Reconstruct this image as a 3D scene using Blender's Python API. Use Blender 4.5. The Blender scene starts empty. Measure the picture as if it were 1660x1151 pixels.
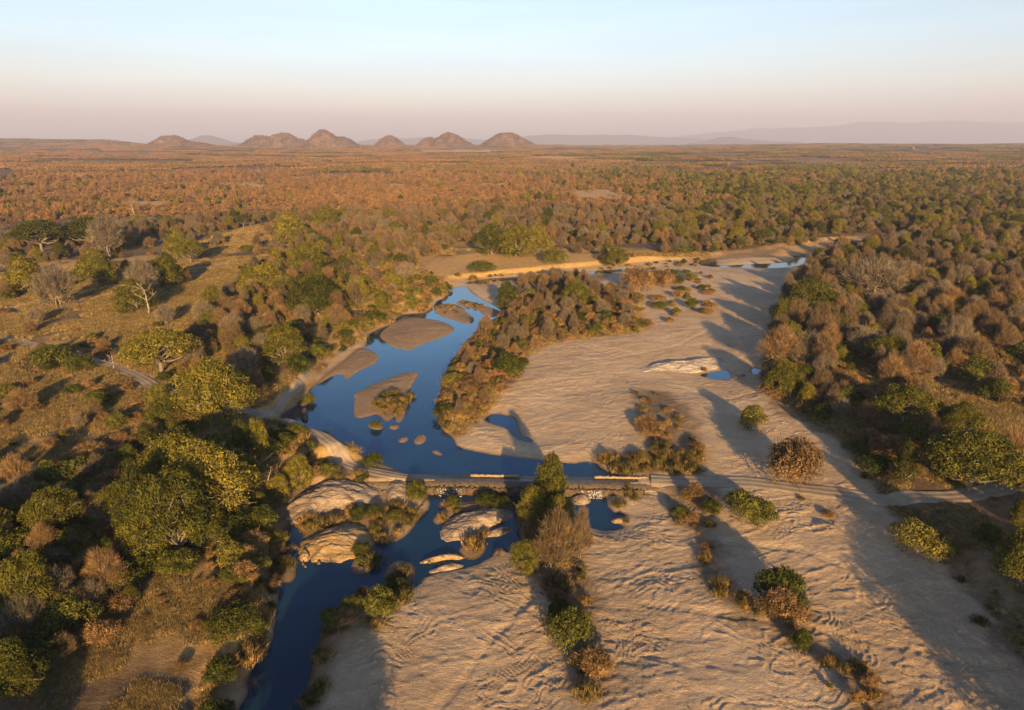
import bpy, math, random
import numpy as np
from mathutils import Vector, Matrix

sc = bpy.context.scene
# ------------------------------------------------------------------ camera
CAM_H = 60.0
HORV = 231.0                       # photo row of the level horizon
F = 24.0 / 36.0 * 1660.0
PITCH = math.atan((575.5 - HORV) / F)
cam = bpy.data.cameras.new('camera'); cam.lens = 24.0; cam.sensor_width = 36.0
cam.clip_start = 0.5; cam.clip_end = 120000
camo = bpy.data.objects.new('camera', cam); sc.collection.objects.link(camo)
camo.location = (0, 0, CAM_H); camo.rotation_euler = (math.pi/2 - PITCH, 0, 0)
sc.camera = camo
# ------------------------------------------------------------------ world, sun, exposure
SUN_EL = math.radians(12.5)
SHADOW_AZ = math.radians(-9.0)     # where shadows point, from +Y, left negative
w = bpy.data.worlds.new('World'); sc.world = w; w.use_nodes = True
nt = w.node_tree; nt.nodes.clear()
def N(t, k, **kw):
    n = t.nodes.new(k)
    for a, b in kw.items(): setattr(n, a, b)
    return n
out = N(nt, 'ShaderNodeOutputWorld'); bg = N(nt, 'ShaderNodeBackground')
sky = N(nt, 'ShaderNodeTexSky'); sky.sky_type = 'NISHITA'; sky.sun_disc = False
sky.sun_elevation = SUN_EL
sdir = Vector((-math.sin(SHADOW_AZ), -math.cos(SHADOW_AZ), 0))   # towards the sun
sky.sun_rotation = math.atan2(sdir.x, sdir.y)
sky.altitude = 400; sky.air_density = 1.0; sky.dust_density = 1.2; sky.ozone_density = 1.5
geo = N(nt, 'ShaderNodeTexCoord'); sep = N(nt, 'ShaderNodeSeparateXYZ')
nt.links.new(geo.outputs['Generated'], sep.inputs[0])
cr = N(nt, 'ShaderNodeValToRGB')
el = cr.color_ramp.elements
el[0].position = 0.0; el[0].color = (0.60, 0.57, 0.76, 1)
el[1].position = 1.0; el[1].color = (0.13, 0.18, 0.26, 1)
for p, c in ((0.02, (0.69, 0.62, 0.75, 1)), (0.05, (0.86, 0.77, 0.84, 1)), (0.08, (0.89, 0.82, 0.87, 1)), (0.12, (0.90, 0.88, 0.90, 1)), (0.18, (0.93, 0.93, 0.90, 1)), (0.25, (0.98, 1.45, 1.72, 1)), (0.40, (0.46, 0.84, 1.25, 1)), (0.7, (0.16, 0.23, 0.33, 1))):
    e = el.new(p); e.color = c
mulc = N(nt, 'ShaderNodeMix', data_type='RGBA', blend_type='MULTIPLY'); mulc.inputs[0].default_value = 1
nt.links.new(sep.outputs['Z'], cr.inputs[0])
nt.links.new(sky.outputs[0], mulc.inputs[6]); nt.links.new(cr.outputs[0], mulc.inputs[7])
skn = N(nt, 'ShaderNodeTexNoise'); skm = N(nt, 'ShaderNodeMapping'); skm.inputs['Scale'].default_value = (1.5, 1.5, 22); skn.inputs['Scale'].default_value = 2.2; skn.inputs['Detail'].default_value = 4
nt.links.new(geo.outputs['Generated'], skm.inputs[0]); nt.links.new(skm.outputs[0], skn.inputs['Vector'])
skr = N(nt, 'ShaderNodeValToRGB'); skr.color_ramp.elements[0].position = .35; skr.color_ramp.elements[0].color = (.965, .97, .985, 1); skr.color_ramp.elements[1].position = .7; skr.color_ramp.elements[1].color = (1.04, 1.025, 1.01, 1)
sk2 = N(nt, 'ShaderNodeMix', data_type='RGBA', blend_type='MULTIPLY'); sk2.inputs[0].default_value = 1
nt.links.new(skn.outputs[0], skr.inputs[0]); nt.links.new(mulc.outputs[2], sk2.inputs[6]); nt.links.new(skr.outputs[0], sk2.inputs[7])
nt.links.new(sk2.outputs[2], bg.inputs[0]); bg.inputs[1].default_value = 0.10
nt.links.new(bg.outputs[0], out.inputs[0])
sl = bpy.data.lights.new('sun', 'SUN'); sl.energy = 5.0; sl.angle = math.radians(0.5); sl.color = (1.0, 0.65, 0.262)
so = bpy.data.objects.new('sun', sl); sc.collection.objects.link(so)
d = Vector((sdir.x*math.cos(SUN_EL), sdir.y*math.cos(SUN_EL), math.sin(SUN_EL)))
so.rotation_euler = d.to_track_quat('Z', 'Y').to_euler(); so.location = (0, 0, 200)
sc.view_settings.view_transform = 'Standard'; sc.view_settings.look = 'None'
sc.view_settings.exposure = 1.36; sc.view_settings.gamma = 1.0; sc.view_settings.use_curve_mapping = False
sc.render.engine = 'CYCLES'
sc.cycles.max_bounces = 5; sc.cycles.diffuse_bounces = 2; sc.cycles.glossy_bounces = 2
sc.cycles.transmission_bounces = 2; sc.cycles.volume_bounces = 0; sc.cycles.transparent_max_bounces = 4

# ------------------------------------------------------------------ helpers
sp_, cp_ = math.sin(PITCH), math.cos(PITCH)
def W(u, v, z=0.0):
    """photo pixel -> ground point at height z"""
    cx = (u - 830.0) / F; cy = -(v - 575.5) / F
    dy = cp_ + cy*sp_; dz = -sp_ + cy*cp_
    t = (z - CAM_H) / dz
    return (cx*t, dy*t)
def Wp(pts, z=0.0): return [W(u, v, z) for u, v in pts]
def crop(pts, x0, y0, s): return [(x0 + a/s, y0 + b/s) for a, b in pts]
def ss(a, b, x):
    t = np.clip((x - a) / (b - a), 0, 1); return t*t*(3 - 2*t)
_rt = np.random.RandomState(11).rand(256, 256)
def vn(x, y, s=0):
    x = np.asarray(x, float) + 57.3*s; y = np.asarray(y, float) + 91.7*s
    xi = np.floor(x).astype(int); yi = np.floor(y).astype(int)
    fx = x - xi; fy = y - yi; fx = fx*fx*fx*(fx*(fx*6 - 15) + 10); fy = fy*fy*fy*(fy*(fy*6 - 15) + 10)
    a = _rt[xi & 255, yi & 255]; b = _rt[(xi+1) & 255, yi & 255]
    c = _rt[xi & 255, (yi+1) & 255]; e = _rt[(xi+1) & 255, (yi+1) & 255]
    return (a*(1-fx) + b*fx)*(1-fy) + (c*(1-fx) + e*fx)*fy
def fbm(x, y, o=4, s=0):
    r = 0; a = 0.5; t = 0
    for k in range(o):
        r = r + a*vn(x*1.0, y*1.0, s + k*3.1); t += a; a *= 0.5
        x, y = (x*1.62 + y*1.18), (-x*1.18 + y*1.62)
    return r / t
def ridge(x, y, o=3, s=0):
    r = 0; a = 0.5; t = 0
    for k in range(o):
        r = r + a*(1 - np.abs(2*vn(x, y, s + k*2.3) - 1)*1.6); t += a; a *= 0.5; x = x*2.07; y = y*2.07
    return np.clip(r / t, 0, 1)
def smooth_poly(P, it=2):
    for _ in range(it):
        Q = []
        n = len(P)
        for i in range(n):
            a = P[i]; b = P[(i+1) % n]
            Q.append((a[0]*.75 + b[0]*.25, a[1]*.75 + b[1]*.25)); Q.append((a[0]*.25 + b[0]*.75, a[1]*.25 + b[1]*.75))
        P = Q
    return P
# raster of the river corridor
GX0, GX1, GY0, GY1, GS = -300., 340., 10., 720., 0.6
gx = np.arange(GX0, GX1, GS); gy = np.arange(GY0, GY1, GS)
CAP = 34.0
def sdf(polys, sm=1):
    """positive inside, capped"""
    D = np.full((len(gx), len(gy)), CAP); I = np.zeros((len(gx), len(gy)), bool)
    for P in polys:
        P = smooth_poly(P, sm)
        A = np.array(P)
        ix = slice(max(0, int((A[:, 0].min()-GX0)/GS)-1), max(0, int((A[:, 0].max()-GX0)/GS)+2))
        iy = slice(max(0, int((A[:, 1].min()-GY0)/GS)-1), max(0, int((A[:, 1].max()-GY0)/GS)+2))
        X = gx[ix][:, None]; Y = gy[iy][None, :]
        ins = np.zeros((X.shape[0], Y.shape[1]), bool)
        n = len(P)
        for i in range(n):
            x1, y1 = P[i]; x2, y2 = P[(i+1) % n]
            if y1 != y2:
                ins ^= ((y1 > Y) != (y2 > Y)) & (X < (x2-x1)*(Y-y1)/(y2-y1) + x1)
            edge_dist(D, x1, y1, x2, y2)
        I[ix, iy] |= ins
    return np.where(I, D, -D)
def edge_dist(D, x1, y1, x2, y2):
    jx = slice(max(0, int((min(x1, x2)-CAP-GX0)/GS)), max(0, int((max(x1, x2)+CAP-GX0)/GS)+1))
    jy = slice(max(0, int((min(y1, y2)-CAP-GY0)/GS)), max(0, int((max(y1, y2)+CAP-GY0)/GS)+1))
    X = gx[jx][:, None]; Y = gy[jy][None, :]
    if X.size == 0 or Y.size == 0: return
    dx, dy = x2-x1, y2-y1; L = dx*dx+dy*dy + 1e-9
    t = np.clip(((X-x1)*dx + (Y-y1)*dy)/L, 0, 1)
    D[jx, jy] = np.minimum(D[jx, jy], np.hypot(X-x1-t*dx, Y-y1-t*dy))
def linedist(lines):
    D = np.full((len(gx), len(gy)), CAP)
    for P in lines:
        for a, b in zip(P[:-1], P[1:]): edge_dist(D, a[0], a[1], b[0], b[1])
    return D
def samp(G, x, y, default):
    fx = (np.asarray(x) - GX0)/GS; fy = (np.asarray(y) - GY0)/GS
    ok = (fx > 0) & (fx < len(gx)-2) & (fy > 0) & (fy < len(gy)-2)
    fx = np.clip(fx, 0, len(gx)-2); fy = np.clip(fy, 0, len(gy)-2)
    i = fx.astype(int); j = fy.astype(int); a = fx-i; b = fy-j
    v = (G[i, j]*(1-a) + G[i+1, j]*a)*(1-b) + (G[i, j+1]*(1-a) + G[i+1, j+1]*a)*b
    return np.where(ok, v, default)

# ------------------------------------------------------------------ plan of the river (read off the photo)
C3 = lambda P: crop(P, 440, 440, 4.15)
C5 = lambda P: crop(P, 550, 480, 2.964)
C8 = lambda P: crop(P, 380, 740, 2.3056)
C3f = lambda P: crop(P, 1100, 180, 2.964)
C6 = lambda P: crop(P, 1100, 480, 2.964)
LOW = -1.3
pool = C3([(1310,92),(1330,130),(1400,180),(1490,225),(1560,270),(1575,310),(1500,350),(1460,370),(1440,420),(1380,425),(1310,460),(1290,520),(1240,570),(1200,610),(1190,690),(1150,760),(1130,830),(1120,870),(1135,930),(1115,990),(1140,1040),(1170,1079)]) \
 + [(722,700),(735,709),(742,726),(786,735),(830,741),(887,747),(931,752),(943,748),(968,750),(975,760),(999,768),(1032,777),(1032,783),(900,781),(760,780),(680,776),(650,765),(620,752),(584,740),(560,723),(540,713),(516,706),(499,696),(476,687),(454,682)] \
 + C3([(80,950),(160,910),(200,880),(250,830),(265,790),(420,660),(520,580),(600,520),(640,500),(640,460),(650,420),(730,385),(835,345),(835,315),(880,290),(940,285),(1040,280),(1100,225),(1110,200),(1165,180),(1205,115)])
isles_px = [
 C3([(1080,250),(1130,220),(1220,215),(1300,245),(1300,270),(1375,320),(1330,365),(1210,320),(1150,310)]),
 C3([(1235,210),(1290,190),(1350,205),(1450,235),(1550,270),(1560,290),(1470,312),(1430,300),(1400,262),(1300,240)]),
 C3([(720,435),(770,380),(860,325),(960,305),(1060,320),(1150,335),(1235,380),(1225,400),(1160,440),(1020,490),(910,540),(905,520),(830,520),(770,475)]),
 C3([(250,790),(300,740),(420,640),(500,580),(560,520),(640,515),(700,550),(725,580),(700,620),(560,680),(500,740),(490,690),(430,690),(330,750)]),
 C3([(550,830),(640,780),(760,730),(900,680),(995,675),(985,700),(940,770),(930,820),(955,830),(940,870),(910,890),(890,990),(860,1020),(835,1010),(840,960),(780,1020),(740,980),(705,955),(640,980),(570,990),(555,960),(560,900),(565,850)]),
 C3([(650,1025),(690,1010),(740,1030),(755,1060),(700,1070),(660,1050)]),
 C3([(790,1040),(830,1028),(865,1040),(840,1065),(800,1060)]),
 C5([(275,695),(320,670),(335,690),(300,710)]), C5([(350,700),(400,655),(425,690),(380,720)]), C5([(440,745),(470,738),(500,765),(470,765)]),
]
lower_px = C8([(735,118),(830,116),(1045,118),(1260,118),(1390,125),(1400,205),(1480,215),(1440,235),(1410,240),(1470,265),(1400,280),(1330,268),(1250,240),(1240,170),(1060,170),(1045,200),(1060,240),(1078,290),(1050,350),(960,370),(900,410),(720,440),(690,480),(650,500),(600,480),(560,480),(500,490),(440,515),(380,570),(330,640),(310,720),(290,800),(270,870),(258,960),(240,1100),(-60,1100),(0,960),(50,890),(45,830),(90,760),(140,700),(150,600),(165,500),(170,440),(160,380),(170,350),(190,330),(200,300),(185,262),(240,262),(262,300),(250,330),(330,300),(480,290),(560,330),(610,310),(600,270),(650,240),(700,190)])
sandE = C5([(690,590),(740,560),(830,580),(850,600),(860,650),(880,680),(930,690),(920,705),(850,685),(820,640),(720,610)])
poolF = C6([(90,378),(180,360),(235,352),(250,380),(300,385),(290,400),(240,405),(190,402),(130,392)])
poolF2 = C6([(345,345),(400,350),(405,375),(355,378)])
farw = [(765,455),(800,451),(860,447),(930,441),(1000,437),(1062,433),(1062,437),(1000,441),(930,446),(860,452),(800,457),(770,462)]
farw2 = C3f([(95,722),(160,706),(182,722),(182,742),(230,742),(330,738),(420,733),(520,728),(562,715),(548,697),(575,697),(612,708),(640,716),(620,730),(560,748),(450,756),(330,755),(180,752),(95,740)])
farw3 = C3f([(640,690),(668,672),(705,672),(705,715),(685,722),(680,700),(650,705)])
water_polys = [Wp(pool), Wp(lower_px, LOW), Wp(sandE), Wp(poolF), Wp(poolF2), Wp(farw), Wp(farw2), Wp(farw3)]
channel_px = [(452,690),(455,668),(475,652),(498,628),(520,600),(560,565),(592,552),(592,540),(612,530),(640,512),(668,502),(690,490),(706,484),(725,466),(740,455),(790,450),(860,443),(960,434),(1050,427),(1150,420),(1240,410),(1300,398),(1420,384),(1460,380),(1470,386),(1420,400),(1345,412),(1325,425),(1300,445),(1275,475),(1258,510),(1242,560),(1236,620),(1255,655),(1335,700),(1400,745),(1425,800)]
channel_lo = [(1425,830),(1500,900),(1580,980),(1640,1060),(1720,1180),(1760,1400),(300,1500),(350,1151),(395,1110),(440,1040),(440,960),(450,905),(446,870),(445,840),(445,800),(460,775),(500,770),(590,762),(600,748),(560,728),(520,710),(490,698)]
channel = Wp(channel_px, 0) + Wp(channel_lo, LOW)
island_px = [
 [(716,640),(722,615),(735,590),(752,570),(765,550),(800,528),(822,512),(818,495),(850,482),(900,474),(950,478),(1000,474),(1035,480),(1030,510),(1050,540),(1000,550),(900,560),(865,572),(850,600),(835,625),(800,655),(770,690),(745,712),(728,702),(714,680)],
]
islands = [Wp(P) for P in island_px]
spits = [C8(P) for P in (
 [(440,400),(480,345),(540,345),(535,400),(480,445),(440,435)], [(560,430),(600,385),(675,400),(668,475),(620,505),(560,490)],
 [(735,240),(790,180),(860,165),(1045,165),(1042,200),(930,200),(850,215),(790,235),(765,258)], [(838,335),(930,318),(942,350),(900,390),(850,378)],
 [(900,255),(960,255),(950,310),(900,300)], [(165,395),(228,395),(228,468),(170,475)], [(640,170),(720,150),(735,185),(690,230),(640,300),(600,320),(560,320),(600,250)],
 [(1050,160),(1250,160),(1240,240),(1150,270),(1080,290),(1045,250)], [(1285,195),(1300,185),(1325,195),(1320,240),(1290,245)])]
SW = sdf(water_polys, 1)
SI = np.maximum(sdf([Wp(P) for P in isles_px], 2), sdf([Wp(P, LOW) for P in spits], 1))
SC = sdf([channel], 1)
SL = sdf(islands, 2)
# tracks
road_main = [(345,665),(375,680),(420,686),(470,696),(510,715),(545,740),(580,757),(640,769),(660,771)]
road_right = [(1055,781),(1140,787),(1210,790),(1300,803),(1380,814),(1460,825),(1540,826),(1600,815),(1660,800),(1760,770)]
road_spur = [(420,686),(440,665),(462,640),(480,622),(500,600)]
road_left = [(-60,540),(0,548),(70,562),(130,580),(190,597),(235,618),(265,640),(290,660),(345,665)]
track_left = [(-60,520),(0,505),(60,490),(130,476),(200,462),(280,445),(330,434),(380,424)]
roads = [(Wp(road_main,0.6),3.1),(Wp(road_right,0.0),4.4),(Wp(road_spur,2.0),1.9),(Wp(road_left,2.4),3.8),(Wp(track_left,2.6),4.2)]
RD = linedist([r[0] for r in roads])
TR = linedist([Wp(P, LOW+.5) for P in ([(880,950),(850,985),(800,1040),(755,1100),(700,1160)], [(1040,985),(1200,1008),(1330,1032),(1450,1062),(1660,1104)], [(1150,880),(1300,905),(1480,985),(1560,1040)], [(905,560),(1000,590),(1100,570),(1200,520)], [(1110,640),(1180,660),(1240,640)])])
# causeway line in the world
CA = W(640,778); CB = W(1060,784)
def cway_y(x): return CA[1] + (x-CA[0])*(CB[1]-CA[1])/(CB[0]-CA[0])
pale_px = [  # bare gold soil
 [(668,445),(690,424),(760,412),(850,406),(950,410),(1060,418),(1150,412),(1190,420),(1100,430),(960,440),(860,446),(790,452),(735,458),(690,452)],
 [(610,425),(640,395),(700,390),(720,410),(660,440)],
 [(355,303),(375,295),(438,296),(438,304),(400,309)],
 [(300,395),(360,380),(420,365),(470,362),(450,385),(400,405),(330,420)],
 [(240,500),(280,478),(340,450),(400,430),(440,432),(380,465),(320,490),(250,520)],
 [(1250,405),(1310,388),(1400,380),(1450,378),(1400,386),(1330,396),(1270,412)],
 [(925,372),(1010,372),(1080,378),(1050,385),(940,380)],
 [(930,310),(1000,312),(1060,320),(1050,330),(960,322)],
 [(1600,600),(1640,585),(1700,580),(1700,630),(1640,615)],
 [(255,930),(330,925),(390,965),(340,1010),(270,1005)], [(0,600),(60,610),(160,640),(230,660),(200,700),(60,690),(0,660)],
 [(0,480),(60,465),(140,470),(200,462),(140,482),(60,497),(0,505)],
]
SP = sdf([Wp(P, 2.5) for P in pale_px], 1)
scrub_shade_px = spits + [
 [(1080,385),(1460,372),(1455,400),(1340,410),(1330,418),(1200,423),(1090,429)], [(840,455),(1000,446),(960,470),(850,482)], [(425,690),(455,690),(482,655),(500,635),(520,600),(480,610),(430,660)],  # ground inside the channel that is soil and litter, not clean sand; the second polygon here paints shade onto far sand
 [(430,745),(500,735),(590,750),(650,770),(640,790),(430,790)],
 C8([(120,40),(560,60),(740,112),(735,125),(690,190),(640,270),(560,340),(530,420),(430,420),(300,300),(180,260),(120,200)]),
 C8([(740,225),(800,175),(940,160),(1040,165),(1042,205),(930,200),(850,212),(770,262)]),
 C8([(1050,165),(1250,165),(1250,250),(1330,275),(1290,400),(1240,450),(1130,450),(1060,330)]),
 [(590,945),(645,935),(655,975),(612,1025),(570,1015),(530,1090),(510,1200),(440,1200),(470,1080),(520,980)],
 [(890,925),(945,925),(965,1020),(968,1151),(940,1160),(925,1060),(890,990)],
 [(1025,640),(1100,650),(1130,700),(1140,760),(1060,750),(1040,700)],
 [(1080,790),(1160,790),(1170,830),(1140,870),(1090,850)],
 [(1120,880),(1160,870),(1190,960),(1235,1000),(1225,1020),(1180,1000),(1140,940)],
 [(1240,990),(1310,990),(1320,1060),(1290,1070)], [(1320,1045),(1370,1070),(1450,1151),(1480,1200),(1390,1200),(1350,1120)],
 [(985,745),(1060,742),(1130,735),(1140,775),(1010,775)],
 [(1250,655),(1330,690),(1400,735),(1440,800),(1420,770),(1340,715),(1250,675)],
 [(1420,820),(1760,800),(1760,1200),(1660,1100),(1560,960),(1480,880)],
]
SX = sdf([Wp(P, -.6) for P in scrub_shade_px], 1)

def height(x, y, detail=True):
    x = np.asarray(x, float); y = np.asarray(y, float)
    r = np.hypot(x, y); az = np.degrees(np.arctan2(x, np.maximum(y, 1e-3)))
    far = ss(500, 1400, r)
    h = 2.6 + 0.9*(fbm(x/45, y/45, 3, 1) - .5)*2*ss(0, 60, r)
    h = h + far*(fbm(x/700, y/420, 4, 2) - .45)*26*ss(600, 2600, r)
    h = h + 26*ss(700, 4600, r)*(y > 0)
    h = h + 50*ss(4200, 6500, r)*(1 - ss(-30, -25.5, az))*(y > 0) + 14*ss(3000, 6000, r)*ss(8, 25, az)*(y > 0)
    h = h - 80*ss(7500, 18000, r)
    h = h + 2.2*(fbm(x/140, y/110, 3, 8) - .5)*ss(250, 600, r)
    dc = -samp(SC, x, y, -CAP)          # + outside the channel
    dl = samp(SL, x, y, -CAP)           # + inside a raised island
    wob = 3.0*(fbm(x/7, y/7, 3, 5) - .5)
    dland = np.maximum(dc, dl) + wob*np.clip(np.maximum(dc, dl)/3, 0, 1)
    sandz, lvl, dw = riverbed(x, y, detail)
    k = ss(0.0, 4.2, dland)
    h = sandz*(1-k) + h*k
    rd = samp(RD, x, y, CAP)
    return h
def riverbed(x, y, detail):
    r = np.hypot(x, y)
    dw = -samp(SW, x, y, -CAP); di = samp(SI, x, y, -CAP)
    dw = np.where(dw < 0, np.maximum(dw, di), dw)
    dw = np.where(np.abs(dw) < 30, dw + 0.9*(fbm(x/2.2, y/2.2, 3, 7) - .5)*np.clip(np.abs(dw), .3, 1.2), dw)
    yc = cway_y(x)
    wdt = 2.0 + 55*ss(CB[0]-3, CB[0]+25, x)
    lvl = LOW*ss(0, 1, (yc - y)/wdt)
    pos = np.clip(dw, 0, 40)
    bank = 0.10 + 0.55*(1-np.exp(-pos/7.0)) + 0.02*pos
    bank = np.where(dw < 0, np.maximum(dw*0.22, -1.1) + .02, np.minimum(bank, pos*0.30+.02))
    z = lvl + bank
    rip = 0
    if detail:
        wx = x + 5*(fbm(x/16, y/16, 2, 20)-.5); wy = y + 7*(fbm(x/19, y/19, 2, 21)-.5)
        ca, sa = math.cos(.35), math.sin(.35)
        a = wx*ca + wy*sa; b = -wx*sa + wy*ca
        big = fbm(a/30, b/16, 3, 30)-.5
        r1 = ridge(a/7.0, b/2.2, 2, 31)**2.2; r2 = ridge(a/2.4, b/.9, 3, 33)**1.5
        q = fbm(wx/13+.3*wy/13, wy/9, 4, 36)*9; fr = q - np.floor(q); scarp = (np.floor(q) + ss(.0, .22, fr))/9*1.5
        q2 = fbm(x/5.5, y/4, 3, 38)*7; fr2 = q2 - np.floor(q2); scarp2 = (np.floor(q2) + ss(0, .3, fr2))/7*.5
        vq = fbm(wx/11, wy/7.5, 3, 52); vein = sum(ss(.013, .001, np.abs(vq-l_ + .02*(fbm(x/2.5, y/2.5, 2, 58)-.5))) for l_ in (.34, .40, .455, .50, .545, .60, .66))
        m = ss(.42, .62, fbm(x/24, y/18, 3, 40)); m2 = ss(.40, .60, fbm(x/20, y/20, 3, 42))
        fade = np.clip(pos/4, 0, 1)
        rip = fade*(.12*vein*ss(.42, .60, fbm(x/8, y/8, 3, 54)) + .35*big + (.02+.16*m)*r1 + (.04+.10*m2)*r2 + .34*(scarp-.75) + .5*(scarp2-.25)*m2 + .07*(fbm(x/.8, y/.6, 2, 45)-.5) + .12*(fbm(x/3.2, y/2.2, 3, 46)-.5))
        rip = rip - .13*ss(1.0, .2, samp(TR, x, y, CAP) + .8*(fbm(x/3, y/3, 2, 48)-.5))
        rip = rip*(1 - .85*ss(3.2, 1.6, samp(RD, x, y, CAP)))
    return z + rip, lvl, dw
FARPALE = [(397,300,48,5.5), (1000,318,80,7), (945,311,50,4), (740,245,95,3), (900,256,75,3.5), (560,318,40,4), (250,330,60,4), (1050,330,40,4), (480,290,30,3), (640,300,36,3.5), (820,300,50,4)]
def farpale(x, y, z):
    dz = z - CAM_H; zc = np.maximum(y*cp_ - dz*sp_, 1e-3); u = 830 + F*x/zc; v = 575.5 - F*(y*sp_ + dz*cp_)/zc; m = np.zeros_like(u)
    n = 1.1*(fbm(x/40, y/60, 3, 57) - .5)
    for a, b_, du, dv in FARPALE: m = np.maximum(m, ss(1.15, .75, np.hypot((u-a)/du, (v-b_)/dv) + n))
    return m*(y > 200)
def ground_z(x, y): return float(height(np.array([x]), np.array([y]))[0])

# ------------------------------------------------------------------ mesh helpers
def mk(name, V, Fq, mat=None, smooth=False, mats=None):
    """V (n,3); Fq list of equal-length face index arrays (or one array)"""
    me = bpy.data.meshes.new(name)
    V = np.asarray(V, np.float32)
    if isinstance(Fq, np.ndarray): Fq = [Fq]
    Fq = [np.asarray(f, np.int32) for f in Fq if len(f)]
    me.vertices.add(len(V)); me.vertices.foreach_set('co', V.ravel())
    idx = np.concatenate([f.ravel() for f in Fq]) if Fq else np.zeros(0, np.int32)
    sizes = np.concatenate([np.full(len(f), f.shape[1]) for f in Fq]) if Fq else np.zeros(0, int)
    me.loops.add(len(idx)); me.loops.foreach_set('vertex_index', idx.astype(np.int32))
    me.polygons.add(len(sizes))
    me.polygons.foreach_set('loop_start', np.concatenate([[0], np.cumsum(sizes)[:-1]]).astype(np.int32))
    me.update(calc_edges=True)
    if smooth: me.polygons.foreach_set('use_smooth', np.ones(len(sizes), bool))
    if mat: me.materials.append(mat)
    return me
def obj(name, me, parent=None, loc=None):
    o = bpy.data.objects.new(name, me); sc.collection.objects.link(o)
    if parent: o.parent = parent
    if loc: o.location = loc
    return o
def tag(o, label, cat, group=None):
    o['label'] = label; o['category'] = cat
    if group: o['group'] = group
    return o
def merge(parts):
    V = []; Q = []; T = []; n = 0
    for v, q in parts:
        v = np.asarray(v, float)
        if len(v) == 0: continue
        q = np.asarray(q, int)
        V.append(v); (Q if q.shape[1] == 4 else T).append(q + n); n += len(v)
    F_ = []
    if Q: F_.append(np.concatenate(Q))
    if T: F_.append(np.concatenate(T))
    return np.concatenate(V), F_

# ------------------------------------------------------------------ materials
def mat_new(name):
    m = bpy.data.materials.new(name); m.use_nodes = True; t = m.node_tree; t.nodes.clear()
    o = N(t, 'ShaderNodeOutputMaterial'); b = N(t, 'ShaderNodeBsdfPrincipled'); t.links.new(b.outputs[0], o.inputs[0])
    b.inputs['Roughness'].default_value = .9; b.inputs['Specular IOR Level'].default_value = .15
    return m, t, b, o
def ramp(t, src, stops):
    r = N(t, 'ShaderNodeValToRGB'); e = r.color_ramp.elements
    e[0].position = stops[0][0]; e[0].color = (*stops[0][1], 1)
    e[1].position = stops[-1][0]; e[1].color = (*stops[-1][1], 1)
    for p, c in stops[1:-1]: q = e.new(p); q.color = (*c, 1)
    t.links.new(src, r.inputs[0]); return r.outputs[0]
def mix(t, f, a, b, mode='MIX'):
    m = N(t, 'ShaderNodeMix', data_type='RGBA', blend_type=mode)
    for s, i in ((f, 0), (a, 6), (b, 7)):
        if hasattr(s, 'is_linked') or hasattr(s, 'node'): t.links.new(s, m.inputs[i])
        else: m.inputs[i].default_value = s if i == 0 else ((*s, 1) if len(s) == 3 else s)
    return m.outputs[2]
def math_(t, op, a, b=None):
    m = N(t, 'ShaderNodeMath', operation=op)
    for s, i in ((a, 0), (b, 1)):
        if s is None: continue
        if hasattr(s, 'node'): t.links.new(s, m.inputs[i])
        else: m.inputs[i].default_value = s
    return m.outputs[0]
def noise(t, scale, detail=4, rough=.55, vec=None, sc3=None):
    n = N(t, 'ShaderNodeTexNoise'); n.inputs['Scale'].default_value = scale; n.inputs['Detail'].default_value = detail
    n.inputs['Roughness'].default_value = rough
    if vec is not None:
        if sc3:
            mp = N(t, 'ShaderNodeMapping'); mp.inputs['Scale'].default_value = sc3; t.links.new(vec, mp.inputs[0]); vec = mp.outputs[0]
        t.links.new(vec, n.inputs['Vector'])
    return n.outputs[0]
def bump(t, h, strength, dist, b):
    n = N(t, 'ShaderNodeBump'); n.inputs['Strength'].default_value = strength; n.inputs['Distance'].default_value = dist
    t.links.new(h, n.inputs['Height']); t.links.new(n.outputs[0], b.inputs['Normal'])

def foliage_mat(name, stops, transl=.25, vary=.5):
    m, t, b, o = mat_new(name)
    oi = N(t, 'ShaderNodeObjectInfo'); tc = N(t, 'ShaderNodeTexCoord')
    ns = noise(t, .55, 3, .6, tc.outputs['Object'])
    f = math_(t, 'ADD', math_(t, 'MULTIPLY', oi.outputs['Random'], 1-vary*.6), math_(t, 'MULTIPLY', math_(t, 'SUBTRACT', ns, .5), vary*1.6))
    col = ramp(t, f, stops)
    fine = noise(t, 2.6, 3, .7, tc.outputs['Object'])
    col = mix(t, 1.0, col, ramp(t, fine, [(.30, (.42, .42, .42)), (.5, (.95, .95, .93)), (.70, (1.65, 1.55, 1.4))]), 'MULTIPLY')
    clump = noise(t, .95, 2, .6, tc.outputs['Object'])
    col = mix(t, 1.0, col, ramp(t, clump, [(.36, (.50, .50, .50)), (.5, (1, 1, 1)), (.64, (1.5, 1.42, 1.3))]), 'MULTIPLY')
    t.links.new(col, b.inputs['Base Color'])
    if transl:
        tr = N(t, 'ShaderNodeBsdfTranslucent'); t.links.new(col, tr.inputs[0])
        ms = N(t, 'ShaderNodeMixShader'); ms.inputs[0].default_value = transl
        t.links.new(b.outputs[0], ms.inputs[1]); t.links.new(tr.outputs[0], ms.inputs[2]); t.links.new(ms.outputs[0], o.inputs[0])
    return m
M = {}
M['leaf'] = foliage_mat('green_leaves', [(0, (.055, .062, .013)), (.35, (.140, .130, .020)), (.6, (.225, .188, .028)), (.85, (.20, .16, .038)), (1, (.21, .15, .055))])
M['bush'] = foliage_mat('bush_leaves', [(0, (.055, .068, .013)), (.4, (.120, .120, .022)), (.75, (.22, .185, .038)), (1, (.23, .16, .05))])
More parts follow.
